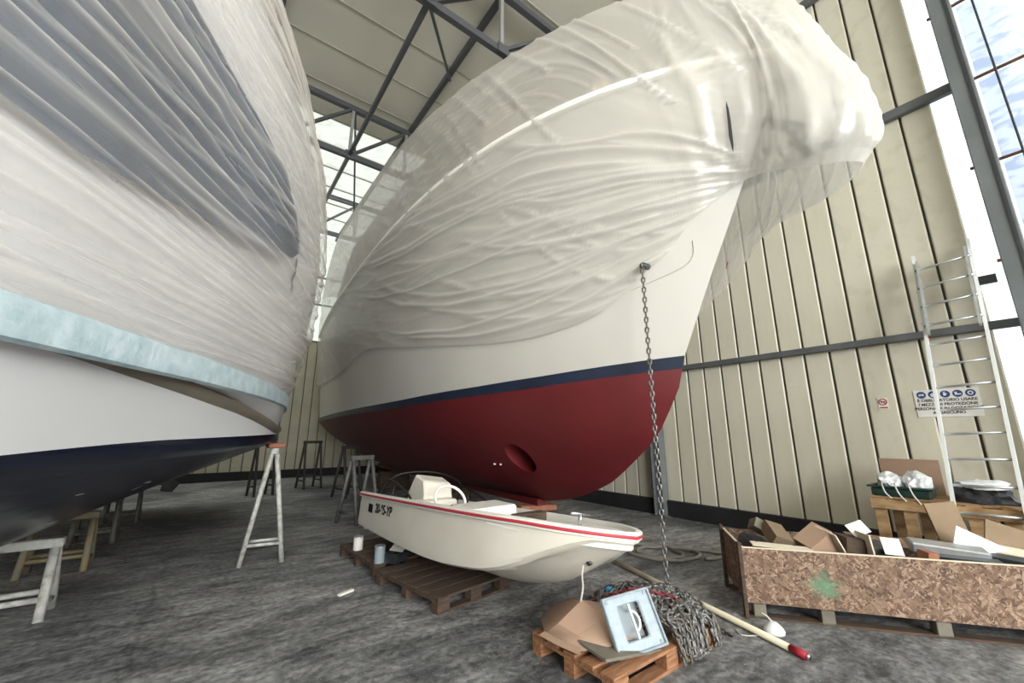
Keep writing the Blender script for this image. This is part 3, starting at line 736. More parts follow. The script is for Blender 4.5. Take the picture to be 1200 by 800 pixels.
# film
zl = list(np.linspace(2.1, 7.5, 400))
lyf = [V((0, y, 0)) for y in ly]
rows = lupper(0, zl)
fine = []
for r in rows:
    half = [np.array(q) for q in crom(r, 13)]
    fine.append([(LX+b_, y, z) for b_, y, z in half[::-1]]+[(LX-b_, y, z) for b_, y, z in half[1:]])
LP = np.array(fine); nv2, nu2 = LP.shape[:2]; ln = grid_normals(LP)
hd = nu2//2; lmilk = np.zeros((nv2, nu2))
for j in range(nv2):
    for i in range(hd+1):
        x, y, z = LP[j, i]
        sag = math.sin(min(1, max(0, (y-1.2)/5.6))*PI)
        lowf = 1/(1+math.exp((z-2.95)*5))
        v = z+lowf*(.28*sag)-(1-lowf)*(.16*(y-3)+.02*(y-3)**2)
        d = folds(y*.75, v, 21.3, 6.0, .26, .10)
        amp = .035
        if z < 2.3: amp *= max(0, (z-2.12)/.18)
        e = amp*(d-.25)*min(1, LB(min(12.5, y))/.4); mk = max(0, min(1, d-.15))
        LP[j, i, 0] += e; lmilk[j, i] = mk
        if i < hd: LP[j, nu2-1-i, 0] -= e; lmilk[j, nu2-1-i] = mk
lr_ = random.Random(5); cl_ = []
for k in range(13):
    za = 2.16+.065*k; cl_.append((lr_.uniform(.9, 2.6), lr_.uniform(5.2, 9), (lambda Y, za=za, sg_=lr_.uniform(.08, .2), up=lr_.uniform(.0, .1): za+up*(Y-3.5)*.4+.012*(Y-4)**2*(za-1.9)-sg_*np.exp(-((Y-4.2)/1.5)**2)*(za-2.1)*.8), lr_.uniform(.012, .03), lr_.uniform(.5, 1)))
for k in range(14):
    za = 2.95+.125*k; zb = 3.0+.085*k; cl_.append((lr_.uniform(.9, 1.8), lr_.uniform(4.0, 5.6), (lambda Y, za=za, zb=zb, ph=lr_.uniform(0, 6): za+(zb-za)*((Y-1)/3.7)+.02*(Y-3)**2*.5+.01*np.sin(Y*3+ph)), lr_.uniform(.010, .028), lr_.uniform(.5, 1)))
for k in range(20):
    za = 4.3+.14*k; cl_.append((lr_.uniform(.9, 3.2), lr_.uniform(4.5, 8.5), (lambda Y, za=za, m=lr_.uniform(-.1, .12): za+m*(Y-3)-.015*(Y-4)**2), lr_.uniform(.015, .035), lr_.uniform(.5, 1)))
for k in range(16):
    za = 2.35+.22*k; cl_.append((4.9+lr_.uniform(-.3, .3), 8.5, (lambda Y, za=za, m=lr_.uniform(.05, .3): za+m*(Y-5.5)+.04*(Y-6)**2), lr_.uniform(.015, .03), lr_.uniform(.4, .9)))
Y0 = LP[..., 1].copy(); Z0 = LP[..., 2].copy(); HL = creases(Y0, Z0, cl_)*np.clip((Z0-2.13)/.06, 0, 1)
LP[..., 0] += np.where(np.arange(nu2)[None, :] < hd, 1, -1)*HL*.045*np.minimum(1, (Y0-.95)/.6); lmilk = np.clip(lmilk*.55+HL*.55, 0, 1)  # milk lightens the crease crests in place of shading here too
mf = MB(); mf.grid([[tuple(p) for p in r] for r in LP]); lf = lbuild(mf, 'film_cover', 'film_left', True, merge=False)
set_uv(lf, nu2, nv2, lambda i, j: LP[j, i, 1]*.25, lambda i, j: LP[j, i, 2]*.10-LP[j, i, 1]*.02)
set_milk(lf, lmilk)
lf['label'] = 'milky plastic film hanging in long folds'
# hull propeller gear far below
b = MB(); b.tube([(-.5, 9.5, 1.1), (-.5, 10.6, .85)], .04, 8); lbuild(b, 'propeller_shaft', 'black')
b = MB()
for k in range(4):
    a = k*PI/2+.4; b.add([(-.5, 10.6, .85), (-.5+.32*math.cos(a-.5), 10.55, .85+.32*math.sin(a-.5)), (-.5+.38*math.cos(a), 10.6, .85+.38*math.sin(a)), (-.5+.32*math.cos(a+.5), 10.66, .85+.32*math.sin(a+.5))], [(0, 1, 2, 3)])
lbuild(b, 'propeller', 'black')

# ================================================================== TRESTLES AND BLOCKS
def trestle(loc, rz, w, h, sp, m, label, r=.03, beam=.08, group='boat trestles', inner=True, toe=1.0):
    t = thing('boat_trestle', label, 'trestle', loc, rz, group)
    MB().box((0, 0, h-beam/2), (w, beam*1.2, beam)).build('top_beam', m, t, bevel=.008)
    for sx in (-1, 1):
        for sy in (-1, 1):
            MB().tube([(sx*w*.42, sy*.03, h-beam), (sx*w*.46*toe, sy*sp, r*.3)], r, 8).build('leg', m, t, True)
        MB().tube([(sx*w*.455*toe, -sp*.80, h*.17), (sx*w*.455*toe, sp*.80, h*.17)], r*.7, 8).build('brace', m, t, True)
    if inner:
        for sy in (-1, 1): MB().tube([(-w*.44, sy*sp*.7, h*.27), (w*.44, sy*sp*.7, h*.27)], r*.7, 8).build('brace', m, t, True)
    return t
trestle((.80, 6.42, 0), math.radians(82), .26, 1.42, .23, 'trestlewhite', 'tall white steel trestle under the stern quarter of the left boat', .03, inner=False)
bk = tag(MB().box((.80, 6.42, 1.45), (.2, .3, .06)).build('wood_block', 'blockred', bevel=.01), 'small red wooden pad on top of the tall white trestle', 'block')
trestle((-1.22, 5.8, 0), 0, .62, .66, .2, 'trestlewhite', 'worn white trestle at the left edge under the dark blue hull', .036)
trestle((-1.2, 7.45, 0), 0, .58, .66, .2, 'trestlerust', 'rusty cream trestle second in the row under the left boat', .035)
trestle((-1.12, 9.0, 0), 0, .5, .66, .2, 'trestlegrey', 'grey trestle third in the row under the left boat', .035)
trestle((-1.02, 10.7, 0), 0, .5, .66, .2, 'trestlegrey', 'dim grey trestle fourth in the row under the left boat', .03)
trestle((1.4, 13.1, 0), .3, .5, 1.5, .22, 'trestledark', 'dark trestle in the distance behind the tall white trestle', .035, inner=False)
trestle((2.75, 14.0, 0), .2, .55, 1.4, .3, 'trestledark', 'dark trestle below the far stern of the red boat', .035)
trestle((2.5, 8.15, 0), math.radians(20), .5, 1.2, .3, 'trestlegrey', 'grey four-legged trestle behind the stern of the small white boat', .035, inner=False)
trestle((3.2, 11.5, 0), math.radians(20), .5, 1.3, .3, 'trestledark', 'dark trestle under the middle of the red hull', .035, inner=False)
for i, (z, m, a) in enumerate(((.09, 'wooddark', 0), (.25, 'woodorange', .12), (.38, 'wooddark', -.08), (.49, 'blockred', .05))):
    h = (.17, .13, .11, .09)[i]
    q = rp(5.15, 0, z)
    tag(MB().box((0, 0, 0), (.75-.05*i, .28, h), rotz(-.35+a)).build('keel_block', m, bevel=.012, loc=q), 'wooden keel block under the red forefoot, %s of the stack' % ('lowest', 'second', 'third', 'topmost')[i], 'block', 'keel blocks under the red boat')
for i, s in enumerate((8.5, 12.5)):
    tag(MB().box((0, 0, 0), (.9, .35, .5), rotz(-TH)).build('keel_block', 'wooddark', bevel=.015, loc=rp(s, 0, .26)), ('dark timber block under the middle of the red keel', 'dark timber block under the far end of the red keel')[i], 'block', 'keel blocks under the red boat')

# ================================================================== ANCHOR CHAIN, PALLET AND PILE
def link_mesh(L=.074, Wd=.050, r=.0092, n=12, m=5):
    b = MB(); hl = L/2-Wd/2; pts = []
    for i in range(n):
        a = 2*PI*i/n; x = math.cos(a)*(Wd/2-r); y = math.sin(a)*(Wd/2-r)
        pts.append(V((x, 0, y+(hl if y > 0 else -hl))))
    N = n; k = 0; vs = []; fs = []
    for i, p in enumerate(pts):
        d = (pts[(i+1) % N]-pts[i-1]).normalized(); ref = V((0, 1, 0)); yv = d.cross(ref)
        for j in range(m):
            a = 2*PI*j/m; vs.append(p+r*(math.cos(a)*ref+math.sin(a)*yv))
    for i in range(N):
        for j in range(m): fs.append((i*m+j, i*m+(j+1) % m, ((i+1) % N)*m+(j+1) % m, ((i+1) % N)*m+j))
    return vs, fs
PXc, PYc = 3.05, 2.33
ch = thing('anchor_chain', 'galvanised anchor chain hanging from the hawse of the yacht onto a heap', 'chain', (PXc, PYc, .15))
lv, lf_ = link_mesh()
lm = MB().add(lv, lf_)
CX, CY = 3.46, 2.335
first = None; z = 3.33; i = 0
z_end = .26
while z > z_end:
    dx = .0
    loc = (CX-PXc, CY-PYc, z-.15); rot = (0, 0, (PI/2 if i % 2 else 0)+.5)
    if first is None:
        first = lm.build('chain_link', 'galv', ch, True); first.location = loc; first.rotation_euler = rot
        dark = first.copy(); dark.data = first.data.copy(); dark.data.materials[0] = MATS['galvdark']; COL.objects.link(dark); dark.parent = ch; dark.name = 'chain_link'
        dark.location = (loc[0], loc[1], loc[2]-.054); dark.rotation_euler = (0, 0, .5+PI/2); z -= .054; i += 1
    else: copies(dark if z > 2.2 else first, 'chain_link', ch, [loc], [rot])
    z -= .054; i += 1
def mound(x, y):
    r = math.hypot((x-3.10)/.55, (y-2.30)/.46)
    return .16+.12*max(0, 1-r**2.2)
def strand(m, pts_xy, lift, bm, rnd):
    d = 0; prev = None; i = rnd.randint(0, 1)
    path = crom([np.array((x, y, 0)) for x, y in pts_xy], 14)
    acc = 0; last = None
    for p in path:
        x, y = p[0], p[1]; z = mound(x, y)+lift+rnd.uniform(-.01, .012)
        if not (2.2 < x < 3.45 and 1.9 < y < 2.78): z = max(.02+lift*.4, z-.16)
        q = V((x, y, z))
        if last is None: last = q; continue
        while (q-last).length > .051:
            dr = (q-last).normalized(); c = last+dr*.0255
            zx = dr; a = rnd.uniform(-.5, .5)+(PI/2 if i % 2 else 0)+.5
            M = zx.to_track_quat('Z', 'Y').to_matrix()@Matrix.Rotation(a, 3, 'Z')
            bm.add([c+M@V(v) for v in lv], lf_); i += 1; last = last+dr*.051
rnd = random.Random(3)
heap = MB(); heapd = MB(); heapr = MB()
for k in range(84):
    a0 = rnd.uniform(0, 2*PI); pts = []
    th = rnd.uniform(-.9, .9) if k % 2 else rnd.uniform(1.0, 2.2); off = rnd.uniform(-.4, .4)
    for t in np.linspace(-1, 1, 6):
        x = 3.12+t*.50*math.cos(th)-off*math.sin(th)+rnd.uniform(-.09, .09); y = 2.33+t*.46*math.sin(th)+off*math.cos(th)*.85+rnd.uniform(-.09, .09)
        x = min(3.62, max(2.68, x)); y = min(2.74, max(1.86, y)); x = max(x, 2.90) if y < 2.2 else x; pts.append((x, y))
    strand(0, pts, .012+.05*(k/84), heapd if k % 4 == 0 else heap, rnd)
for q in ((2.9, 2.55), (3.05, 2.42)): pass
strand(0, [(2.80, 2.46), (2.90, 2.34), (3.02, 2.24), (3.14, 2.13), (3.18, 2.0)], .07, heapr, rnd)
strand(0, [(2.88, 2.42), (3.0, 2.30), (3.1, 2.2), (3.2, 2.08)], .075, heapr, rnd)
strand(0, [(2.72, 2.60), (2.80, 2.54), (2.88, 2.52)], .05, heapr, rnd)
for mbq, m in ((heap, 'galv'), (heapd, 'galvdark'), (heapr, 'chainred')):
    o = mbq.build('chain_heap', m, None, 'keep'); o.parent = ch; o.matrix_parent_inverse = Matrix.Translation((-PXc, -PYc, -.15)); o['kind'] = 'stuff'
    for p in o.data.polygons: p.use_smooth = True
o = MB().box((2.95-PXc, 2.56-PYc, .31-.15), (.05, .03, .03), rotz(.3)).build('cable_tie_marker', 'tag_blue', ch); o['label'] = 'bright blue plastic marker'

def pallet(loc, rz, L, Wd, m, label, boards=5, bw=.12, m2=None, h=.14):
    t = thing('wooden_pallet', label, 'pallet', loc, rz)
    bd = .022; blk = h-3*bd
    for yy in (-1, 0, 1):
        y0 = yy*(Wd/2-.05)
        MB().box((0, y0, bd/2), (L, .1, bd)).build('bottom_board', m, t)
        for xx in (-1, 0, 1): MB().box((xx*(L/2-.07), y0, bd+blk/2), (.14, .1, blk)).build('block', m2 or m, t, bevel=.004)
    for xx in (-1, 0, 1): MB().box((xx*(L/2-.07), 0, bd+blk+bd/2), (.14, Wd, bd)).build('cross_board', m, t)
    gap = (Wd-boards*bw)/(boards-1)
    b0 = None
    for k in range(boards):
        l = (random.uniform(-.004, .004), -Wd/2+bw/2+k*(bw+gap), h-bd/2)
        if b0 is None: b0 = MB().box((0, 0, 0), (L, bw, bd)).build('deck_board', m, t, bevel=.003); b0.location = l
        else: copies(b0, 'deck_board', t, [l])
    return t
pallet((2.83, 2.3, 0), 0, 1.25, .78, 'woodorange', 'orange wooden pallet carrying the chain heap and cardboard', 5, .11, 'woodorange')
# folded cardboard sheet over the left end of the pallet
cbp = [[(2.30, 2.70, .19), (2.46, 2.72, .25), (2.62, 2.70, .27), (2.80, 2.62, .24)], [(2.19, 2.52, .18), (2.30, 2.50, .23), (2.47, 2.42, .37), (2.84, 2.42, .26)], [(2.20, 2.40, .175), (2.33, 2.34, .20), (2.56, 2.26, .29), (2.85, 2.27, .22)], [(2.24, 2.22, .17), (2.38, 2.14, .175), (2.58, 2.07, .20), (2.78, 2.09, .19)]]
cb = thing('cardboard_sheet', 'creased brown cardboard sheet lying over the pallet beside the chain', 'cardboard', (2.5, 2.4, .15))
mb = MB(); mb.grid(cbp); o = mb.build('sheet', 'cardboard', None, 14); o.parent = cb; o.matrix_parent_inverse = Matrix.Translation((-2.5, -2.4, -.15))
so = o.modifiers.new('t', 'SOLIDIFY'); so.thickness = .006
mb = MB().grid([[(2.16, 2.56, .165), (2.17, 2.40, .162), (2.21, 2.20, .158)], [(2.20, 2.54, .186), (2.21, 2.40, .182), (2.25, 2.22, .178)]])
o = mb.build('folded_flap', 'cardboard', None, False); o.parent = cb; o.matrix_parent_inverse = Matrix.Translation((-2.5, -2.4, -.15)); so = o.modifiers.new('t', 'SOLIDIFY'); so.thickness = .005
tag(MB().box((2.52, 2.12, .158), (.5, .3, .02), Matrix.Rotation(.1, 3, 'Y')@rotz(-.15)).build('plywood_offcut', 'greyply', bevel=.003), 'thin grey plywood offcut under the cardboard on the pallet', 'board')
# hatch frame leaning on the chain
hx = thing('hatch_frame', 'pale blue-grey plastic hatch frame leaning against the chain heap', 'hatch', (2.60, 1.97, .150), 0)
hx.scale = (1.08, 1, 1.05); hx.rotation_euler = (math.radians(-27), math.radians(-7), math.radians(-20))
def frame_ring(b, w0, h0, w1, h1, cx, cz, y0, y1):
    o_ = [(-w0/2, 0), (w0/2, 0), (w0/2, h0), (-w0/2, h0)]; i_ = [(cx-w1/2, cz-h1/2), (cx+w1/2, cz-h1/2), (cx+w1/2, cz+h1/2), (cx-w1/2, cz+h1/2)]
    vs = [(x, y, z) for y in (y0, y1) for (x, z) in o_+i_]
    fs = []
    for a in range(4):
        c = (a+1) % 4
        fs += [(a, c, 4+c, 4+a), (8+a, 12+a, 12+c, 8+c), (a, 8+a, 8+c, c), (4+a, 4+c, 12+c, 12+a)]
    b.add(vs, fs)
b = MB(); frame_ring(b, .36, .34, .16, .2, 0, .175, 0, .03); b.build('plate', 'hatchgrey', hx, bevel=.008)
b = MB(); frame_ring(b, .36, .34, .33, .31, 0, .17, -.02, 0); b.build('raised_rim', 'hatchgrey', hx, bevel=.006)
b = MB(); b.box((0, .075, .175), (.165, .006, .205)); b.build('recess_back', 'hatchin', hx)
MB().box((0, .0, .175), (.012, .02, .2)).build('divider', 'gelwhite', hx)
b = MB(); b.tube([(.01+.05*math.cos(a), .03, .175+.06*math.sin(a)) for a in np.linspace(-1.5, 1.6, 9)], .008, 6); b.build('latch_ring', 'gelwhite', hx, True)
for x in (-.145, .145):
    for zz in (.03, .31): MB().tube([(x, -.006, zz), (x, .004, zz)], .012, 8).build('screw', 'hatchin', hx)

# ================================================================== POLE, HOSE, SHACKLE LINE
pl = thing('boat_pole', 'long cream pole with red tip lying across the floor', 'pole', (4.0, 2.7, 0))
A = V((4.5, 4.05, .03)); Bq = V((3.72, 1.40, .03)); d = (Bq-A).normalized()
def rel(b, name, m, par, off, smooth=True):
    o = b.build(name, m, None, smooth); o.parent = par; o.matrix_parent_inverse = Matrix.Translation(-V(off)); return o
rel(MB().tube([A, Bq-d*.12], .026, 12), 'shaft', 'polecream', pl, (4.0, 2.7, 0))
rel(MB().tube([Bq-d*.12, Bq], .028, 12), 'grip', 'polered', pl, (4.0, 2.7, 0))
rel(MB().tube([Bq, Bq+d*.02], .018, 12), 'end_cap', 'chrome', pl, (4.0, 2.7, 0))
hp = []
hc = [(4.75, 3.85), (4.72, 4.25), (5.15, 4.2), (5.6, 3.55), (5.55, 3.2), (5.1, 3.2), (4.85, 3.55), (4.95, 4.05), (5.35, 4.1), (5.5, 3.7), (5.3, 3.3), (5.0, 3.4), (4.95, 3.75), (5.3, 3.85), (5.75, 3.3), (5.75, 2.95), (5.4, 3.05)]
hp = [V((p[0], p[1], .024+.012*(i % 5)/5)) for i, p in enumerate(crom([np.array((x, y, 0)) for x, y in hc], 8))]
tag(MB().tube(hp, .021, 8).build('water_hose', 'hose', None, True), 'grey hose coiled loosely on the floor behind the chain', 'hose')
sc = thing('drain_float', 'small white plastic float on the floor below the box corner', 'float', (4.0, 1.72, 0))
MB().tube([(0, 0, 0), (0, 0, .02), (0, 0, .05), (0, 0, .08)], [.075, .08, .06, .025], 14).build('body', 'plasticwhite', sc, True)
MB().tube([(0, 0, .07), (-.03, .03, .12), (-.05, .06, .14)], .006, 6).build('stem', 'ropewhite', sc, True)
MB().tube([V(q) for q in crom([(-.06, .02, .01), (-.18, .06, .006), (-.27, .14, .006), (-.2, .22, .006)], 5)], .005, 6).build('cord', 'ropewhite', sc, True)

# ================================================================== SMALL WHITE BOAT
dA = V((2.55, 2.04, 0)); dB = V((2.55, 6.05, 0)); dD = (dB-dA).normalized(); dNn = V((-dD.y, dD.x, 0)); 
if dNn.x > 0: dNn = -dNn
DL = 4.0; ROLL = math.radians(9); cR_, sR_ = math.cos(ROLL), math.sin(ROLL)
def dp(l, b_, z): return dA+dD*l+dNn*(b_*cR_-(z-.2)*sR_)+V((0, 0, .2+(z-.2)*cR_+b_*sR_))
dl = [0, .03, .08, .16, .28, .42, .6, .8, 1.0, 1.25, 1.55, 1.9, 2.3, 2.8, 3.3, 3.8, DL]
def bg(l): return .80*(1-math.exp(-(l/.42)**.8))*(1-.06*(l/DL)**2)
def zg(l): return interp(l, [0, .6, 1.7, 3.3, DL], [.885, .875, .82, .735, .70])
def zk(l): return interp(l, [0, .06, .17, .27, .36, .46, .6, .77, 1.0, 1.37, 1.8, DL], [.82, .78, .70, .645, .585, .515, .435, .37, .305, .235, .20, .19])
def zsp(l): return interp(l, [0, .2, .35, .55, .75, 1.05, 1.7, 2.5, DL], [.84, .80, .71, .585, .49, .40, .315, .285, .265])
db = thing('small_motorboat', 'small white open motorboat with red rubbing stripe on a pallet', 'boat', dp(2, 0, .17)); dinv = db.location.copy()
def dbuild(b, name, m, smooth=True, parent=db, merge=True, **k):
    o = b.build(name, m, None, smooth, merge=merge, **k); o.parent = parent; o.matrix_parent_inverse = Matrix.Translation(-dinv); return o
rows = []
for l in dl:
    g = bg(l); a = zk(l); zz = zg(l)-.05
    q = max(0, min(1, (l-.15)/.8)); q = q*q*(3-2*q)
    s2 = min(zz-.02, zsp(l)); c2 = s2+(zz-s2)*(.12+.06*q)
    straight = a+(s2-a)*.62; tun = straight*(1-q)+(max(a, s2)+.10*(1-.5*l/DL))*q
    r = [(0, a), (.16*g, a+(tun-a)*.16), (.36*g, a+(tun-a)*.55), (.55*g, tun), (.70*g, tun+(s2-tun)*.5), (.84*g, s2), (.93*g, s2+.02), (.955*g, c2), (.965*g, c2+(zz-c2)*.4), (.98*g, c2+(zz-c2)*.7), (.985*g, zz)]
    rows.append([(l, b_, z) for b_, z in r])
P = [[dp(l, b_, z) for l, b_, z in r]+[] for r in rows]
Pf = [[dp(l, -b_, z) for l, b_, z in r] for r in rows]
mb = MB(); mb.grid(P); mb.grid(Pf, True)
ring = P[-1]+Pf[-1][::-1]; mb.add(ring, [tuple(range(len(ring)))])
hullo = dbuild(mb, 'hull', 'gel', 20)
def ringrow(off, z): 
    near = [dp(l+(-off if i == 0 else 0), bg(l)+off if l > 0 else 0, zg(l)+z) for i, l in enumerate(dl)]
    far = [dp(l+(-off if i == 0 else 0), -(bg(l)+off) if l > 0 else 0, zg(l)+z) for i, l in enumerate(dl)]
    return near[::-1]+far[1:]
dbuild(MB().grid([ringrow(-.015, -.055), ringrow(.02, -.05), ringrow(.03, -.03), ringrow(.03, -.005), ringrow(.0, .01), ringrow(-.06, .01), ringrow(-.075, -.01), ringrow(-.08, -.12)]), 'gunwale', 'gelwhite', 50)
dbuild(MB().grid([ringrow(.031, -.036), ringrow(.036, -.03), ringrow(.036, -.018), ringrow(.031, -.012)]), 'red_rubbing_stripe', 'redstripe', 50)
ins = []
dbuild(MB().grid([[dp(l, bg(l)-.08, zg(l)-.1) for l in dl[8:]], [dp(l, max(.02, bg(l)-.14), .42) for l in dl[8:]], [dp(l, -max(.02, bg(l)-.14), .42) for l in dl[8:]], [dp(l, -bg(l)+.08, zg(l)-.1) for l in dl[8:]]]), 'cockpit_liner', 'gel', 30)
fd = [dp(l, bg(l)-.07, zg(l)-.01) for l in dl[1:8]]; fd2 = [dp(l, -bg(l)+.07, zg(l)-.01) for l in dl[1:8]]
fd = [dp(l, max(0, bg(l)-.06), zg(l)-.03) for l in dl[:9]]; fd2 = [dp(l, -max(0, bg(l)-.06), zg(l)-.03) for l in dl[:9]]
dbuild(MB().grid([fd, fd2]), 'foredeck', 'gelwhite', False)
dbuild(MB().box(dp(DL-.03, 0, .48), (1.3, .06, .3), rotz(math.atan2(-dNn.y, -dNn.x))), 'transom_board', 'gel', False)
R_d = rotz(math.atan2(dD.y, dD.x))
dbuild(MB().box(dp(3.35, 0, .56), (.38, 1.35, .06), R_d), 'thwart', 'wood', False, bevel=.01)
# cooler seat, console with windscreen, wheel, frame
dbuild(MB().box(dp(1.85, .1, .72), (.42, .6, .26), R_d), 'cooler_seat', 'gelwhite', False, bevel=.025)
dbuild(MB().box(dp(1.45, -.2, .74), (.12, .4, .2), R_d), 'bow_locker', 'wooddark', False, bevel=.01)
cons = MB(); prof = [(2.9, .42), (3.2, .42), (3.3, .80), (3.16, 1.04), (2.88, .98), (2.78, .80)]
cons.add([dp(l, .38, z) for l, z in prof]+[dp(l, -.02, z) for l, z in prof], [tuple(range(6)), tuple(range(6, 12))]+[(i, (i+1) % 6, 6+(i+1) % 6, 6+i) for i in range(6)])
con = dbuild(cons, 'steering_console', 'gel', False, bevel=.02)
dbuild(MB().beam(dp(3.12, .39, .62), dp(3.16, .39, .78), .012, .05), 'console_panel', 'blackrub', False, con)
dbuild(MB().box(dp(2.72, .25, .68), (.3, .5, .22), R_d), 'seat_base', 'gel', False, bevel=.03)
wc = dp(2.42, .22, .82); ax = (dD*-.75+V((0, 0, .66))).normalized(); u = ax.orthogonal().normalized(); v_ = ax.cross(u)
wh = dbuild(MB().tube([wc+.19*(math.cos(a)*u+math.sin(a)*v_) for a in np.linspace(0, 2*PI, 25)], .017, 8), 'steering_wheel', 'gelwhite')
for k in range(3):
    a = k*2*PI/3+.3; dbuild(MB().tube([wc, wc+.185*(math.cos(a)*u+math.sin(a)*v_)], .012, 6), 'spoke', 'chrome', True, wh)
dbuild(MB().tube([wc, wc-ax*.22], .02, 8), 'wheel_hub', 'chrome', True, wh)
for y0 in (.62, -.5):
    dbuild(MB().tube([V(q) for q in crom([dp(3.75, y0, .66), dp(3.6, y0, .86), dp(3.3, y0, .92), dp(2.75, y0, .82), dp(2.5, y0, .68)], 5)], .014, 8), 'grab_rail', 'black')
    dbuild(MB().tube([dp(3.2, y0, .66), dp(3.2, y0, .91)], .012, 8), 'rail_post', 'black')
dbuild(MB().tube([V(q) for q in crom([dp(3.66, .6, .68), dp(3.5, .5, .98), dp(3.42, 0, 1.08), dp(3.5, -.5, .98), dp(3.66, -.6, .68)], 6)], .014, 8), 'windscreen_hoop', 'black')
dbuild(MB().tube([V(q) for q in crom([dp(2.45, -.1, .62), dp(2.3, -.1, .80), dp(2.0, -.15, .84), dp(1.75, -.2, .82), dp(1.7, -.25, .72)], 6)], .016, 8), 'folded_frame', 'black')
dbuild(MB().tube([V(q) for q in crom([dp(2.4, .35, .62), dp(2.2, .3, .78), dp(1.9, .2, .80), dp(1.72, .1, .74)], 6)], .014, 8), 'folded_frame', 'chrome')
# black outboard cowl at the transom
ob = MB(); prof = [(.0, .62), (.32, .60), (.36, .86), (.2, 1.0), (.02, .95)]
ob.add([dp(DL-.45+l, .14, z-.12) for l, z in prof]+[dp(DL-.45+l, -.14, z-.12) for l, z in prof], [tuple(range(5)), tuple(range(5, 10))]+[(i, (i+1) % 5, 5+(i+1) % 5, 5+i) for i in range(5)])
dbuild(ob, 'outboard_cowl', 'black', False, bevel=.03)
# bow cleat, spray decals, registration
cl = MB(); cl.tube([dp(.5, .05, .86), dp(.5, .05, .95)], .016, 8); cl.tube([dp(.5, .16, .95), dp(.5, -.06, .95)], .012, 8)
dbuild(cl, 'bow_cleat', 'chrome')
eye = MB().tube([dp(.36, .05, .62), dp(.33, .1, .62)], .022, 10); dbuild(eye, 'bow_eye', 'darksteel')
def side_pt(l, z, e=.004):
    """point on the outer side skin at height z"""
    i = min(range(len(dl)-1), key=lambda k: 0 if dl[k] <= l <= dl[k+1] else 9); t = (l-dl[i])/(dl[i+1]-dl[i])
    r = [tuple(a+(c-a)*t for a, c in zip(p, q)) for p, q in zip(rows[i], rows[i+1])]
    bz = interp(z, [q[2] for q in r[6:]], [q[1] for q in r[6:]]); return dp(l, bz+e, z)
def decal(l0, l1, z0, z1, name, m, e=.005):
    q = [side_pt(l, z, e) for z in (z0, z1) for l in (l0, l1)]; return dbuild(MB().add(q, [(0, 1, 3, 2)]), name, m, False)
decal(.62, .95, .78, .795, 'spray_decal', 'gelwhite', .012)
decal(3.45, 3.62, .50, .60, 'boat_badge', 'black', .006)['label'] = 'black rectangular badge near the stern'
def text_mesh(txt, size, name, m, bold=0.):
    c = bpy.data.curves.new(name, 'FONT'); c.body = txt; c.size = size; c.align_x = 'CENTER'; c.align_y = 'CENTER'; c.extrude = .0008; c.offset = bold
    t = bpy.data.objects.new(name+'_curve', c); COL.objects.link(t)
    me = bpy.data.meshes.new_from_object(t.evaluated_get(bpy.context.evaluated_depsgraph_get())); bpy.data.objects.remove(t)
    me.materials.clear(); me.materials.append(MATS[m]); me.name = name
    o = bpy.data.objects.new(name, me); COL.objects.link(o); return o
bpy.context.view_layer.update()
tx = text_mesh('20-95-YP', .15, 'registration_number', 'black', .004)
c0 = side_pt(3.06, .585, .008); c1 = side_pt(2.8, .597, .008); c2 = side_pt(3.06, .63, .008)
xv = (c1-c0).normalized(); yv = (c2-c0); yv = (yv-xv*yv.dot(xv)).normalized(); zv = xv.cross(yv)
tx.matrix_world = Matrix(((xv.x, yv.x, zv.x, c0.x), (xv.y, yv.y, zv.y, c0.y), (xv.z, yv.z, zv.z, c0.z), (0, 0, 0, 1)))
mw = tx.matrix_world.copy(); tx.parent = db; tx.matrix_parent_inverse = Matrix.Translation(-dinv); tx.matrix_basis = mw
# mooring line from the bow eye to the pallet
ml = [dp(.09, 0, .55), dp(.05, .02, .47), V((2.93, 2.56, .36)), V((2.62, 2.62, .40))]
ml = [V((2.44, 2.36, .63)), V((2.435, 2.37, .56)), V((2.45, 2.38, .47)), V((2.44, 2.40, .37))]
tag(MB().tube([V(q) for q in crom(ml, 6)], .008, 6).build('bow_line', 'ropewhite', None, True), 'thin white line hanging from the bow eye of the small boat', 'rope')

# pallets under the small boat
pallet((2.28, 4.32, 0), math.radians(9), .93, 1.15, 'wooddark', 'dark brown pallet under the near end of the small boat', 6, .17)
pallet((2.2, 5.62, 0), math.radians(4), .95, 1.15, 'wooddark', 'dark brown pallet under the stern of the small boat', 6, .17)
def can(loc, m, label, r=.06, h=.15):
    t = thing('paint_can', label, 'can', loc); MB().tube([(0, 0, 0), (0, 0, h)], r, 16).build('body', m, t, 40); MB().tube([(0, 0, h), (0, 0, h+.015)], r*1.05, 16).build('lid', 'alu', t, 40)
can((1.80, 5.75, .14), 'paper', 'pale paint can on the rear pallet corner')
can((1.84, 5.05, .14), 'hatchin', 'grey-green paint can beside the open carton', .06, .17)
ct_ = thing('open_carton', 'small dark carton with a raised pale flap on the pallet', 'box', (2.02, 5.0, .14), .5)
b = MB(); b.box((0, .09, .05), (.22, .008, .1)); b.box((0, -.09, .05), (.22, .008, .1)); b.box((.11, 0, .05), (.008, .18, .1)); b.box((-.11, 0, .05), (.008, .18, .1)); b.box((0, 0, .004), (.22, .18, .008)); b.build('carton_body', 'plasticblack', ct_)
MB().box((.06, 0, .15), (.16, .19, .008), Matrix.Rotation(-.6, 3, 'Y')).build('flap', 'paper', ct_)
tag(MB().box((0, 0, .01), (.17, .04, .02), rotz(.4)).build('filter_stub', 'paper', loc=(1.39, 4.72, 0)), 'small white stub lying on the floor left of the dark pallet', 'litter')

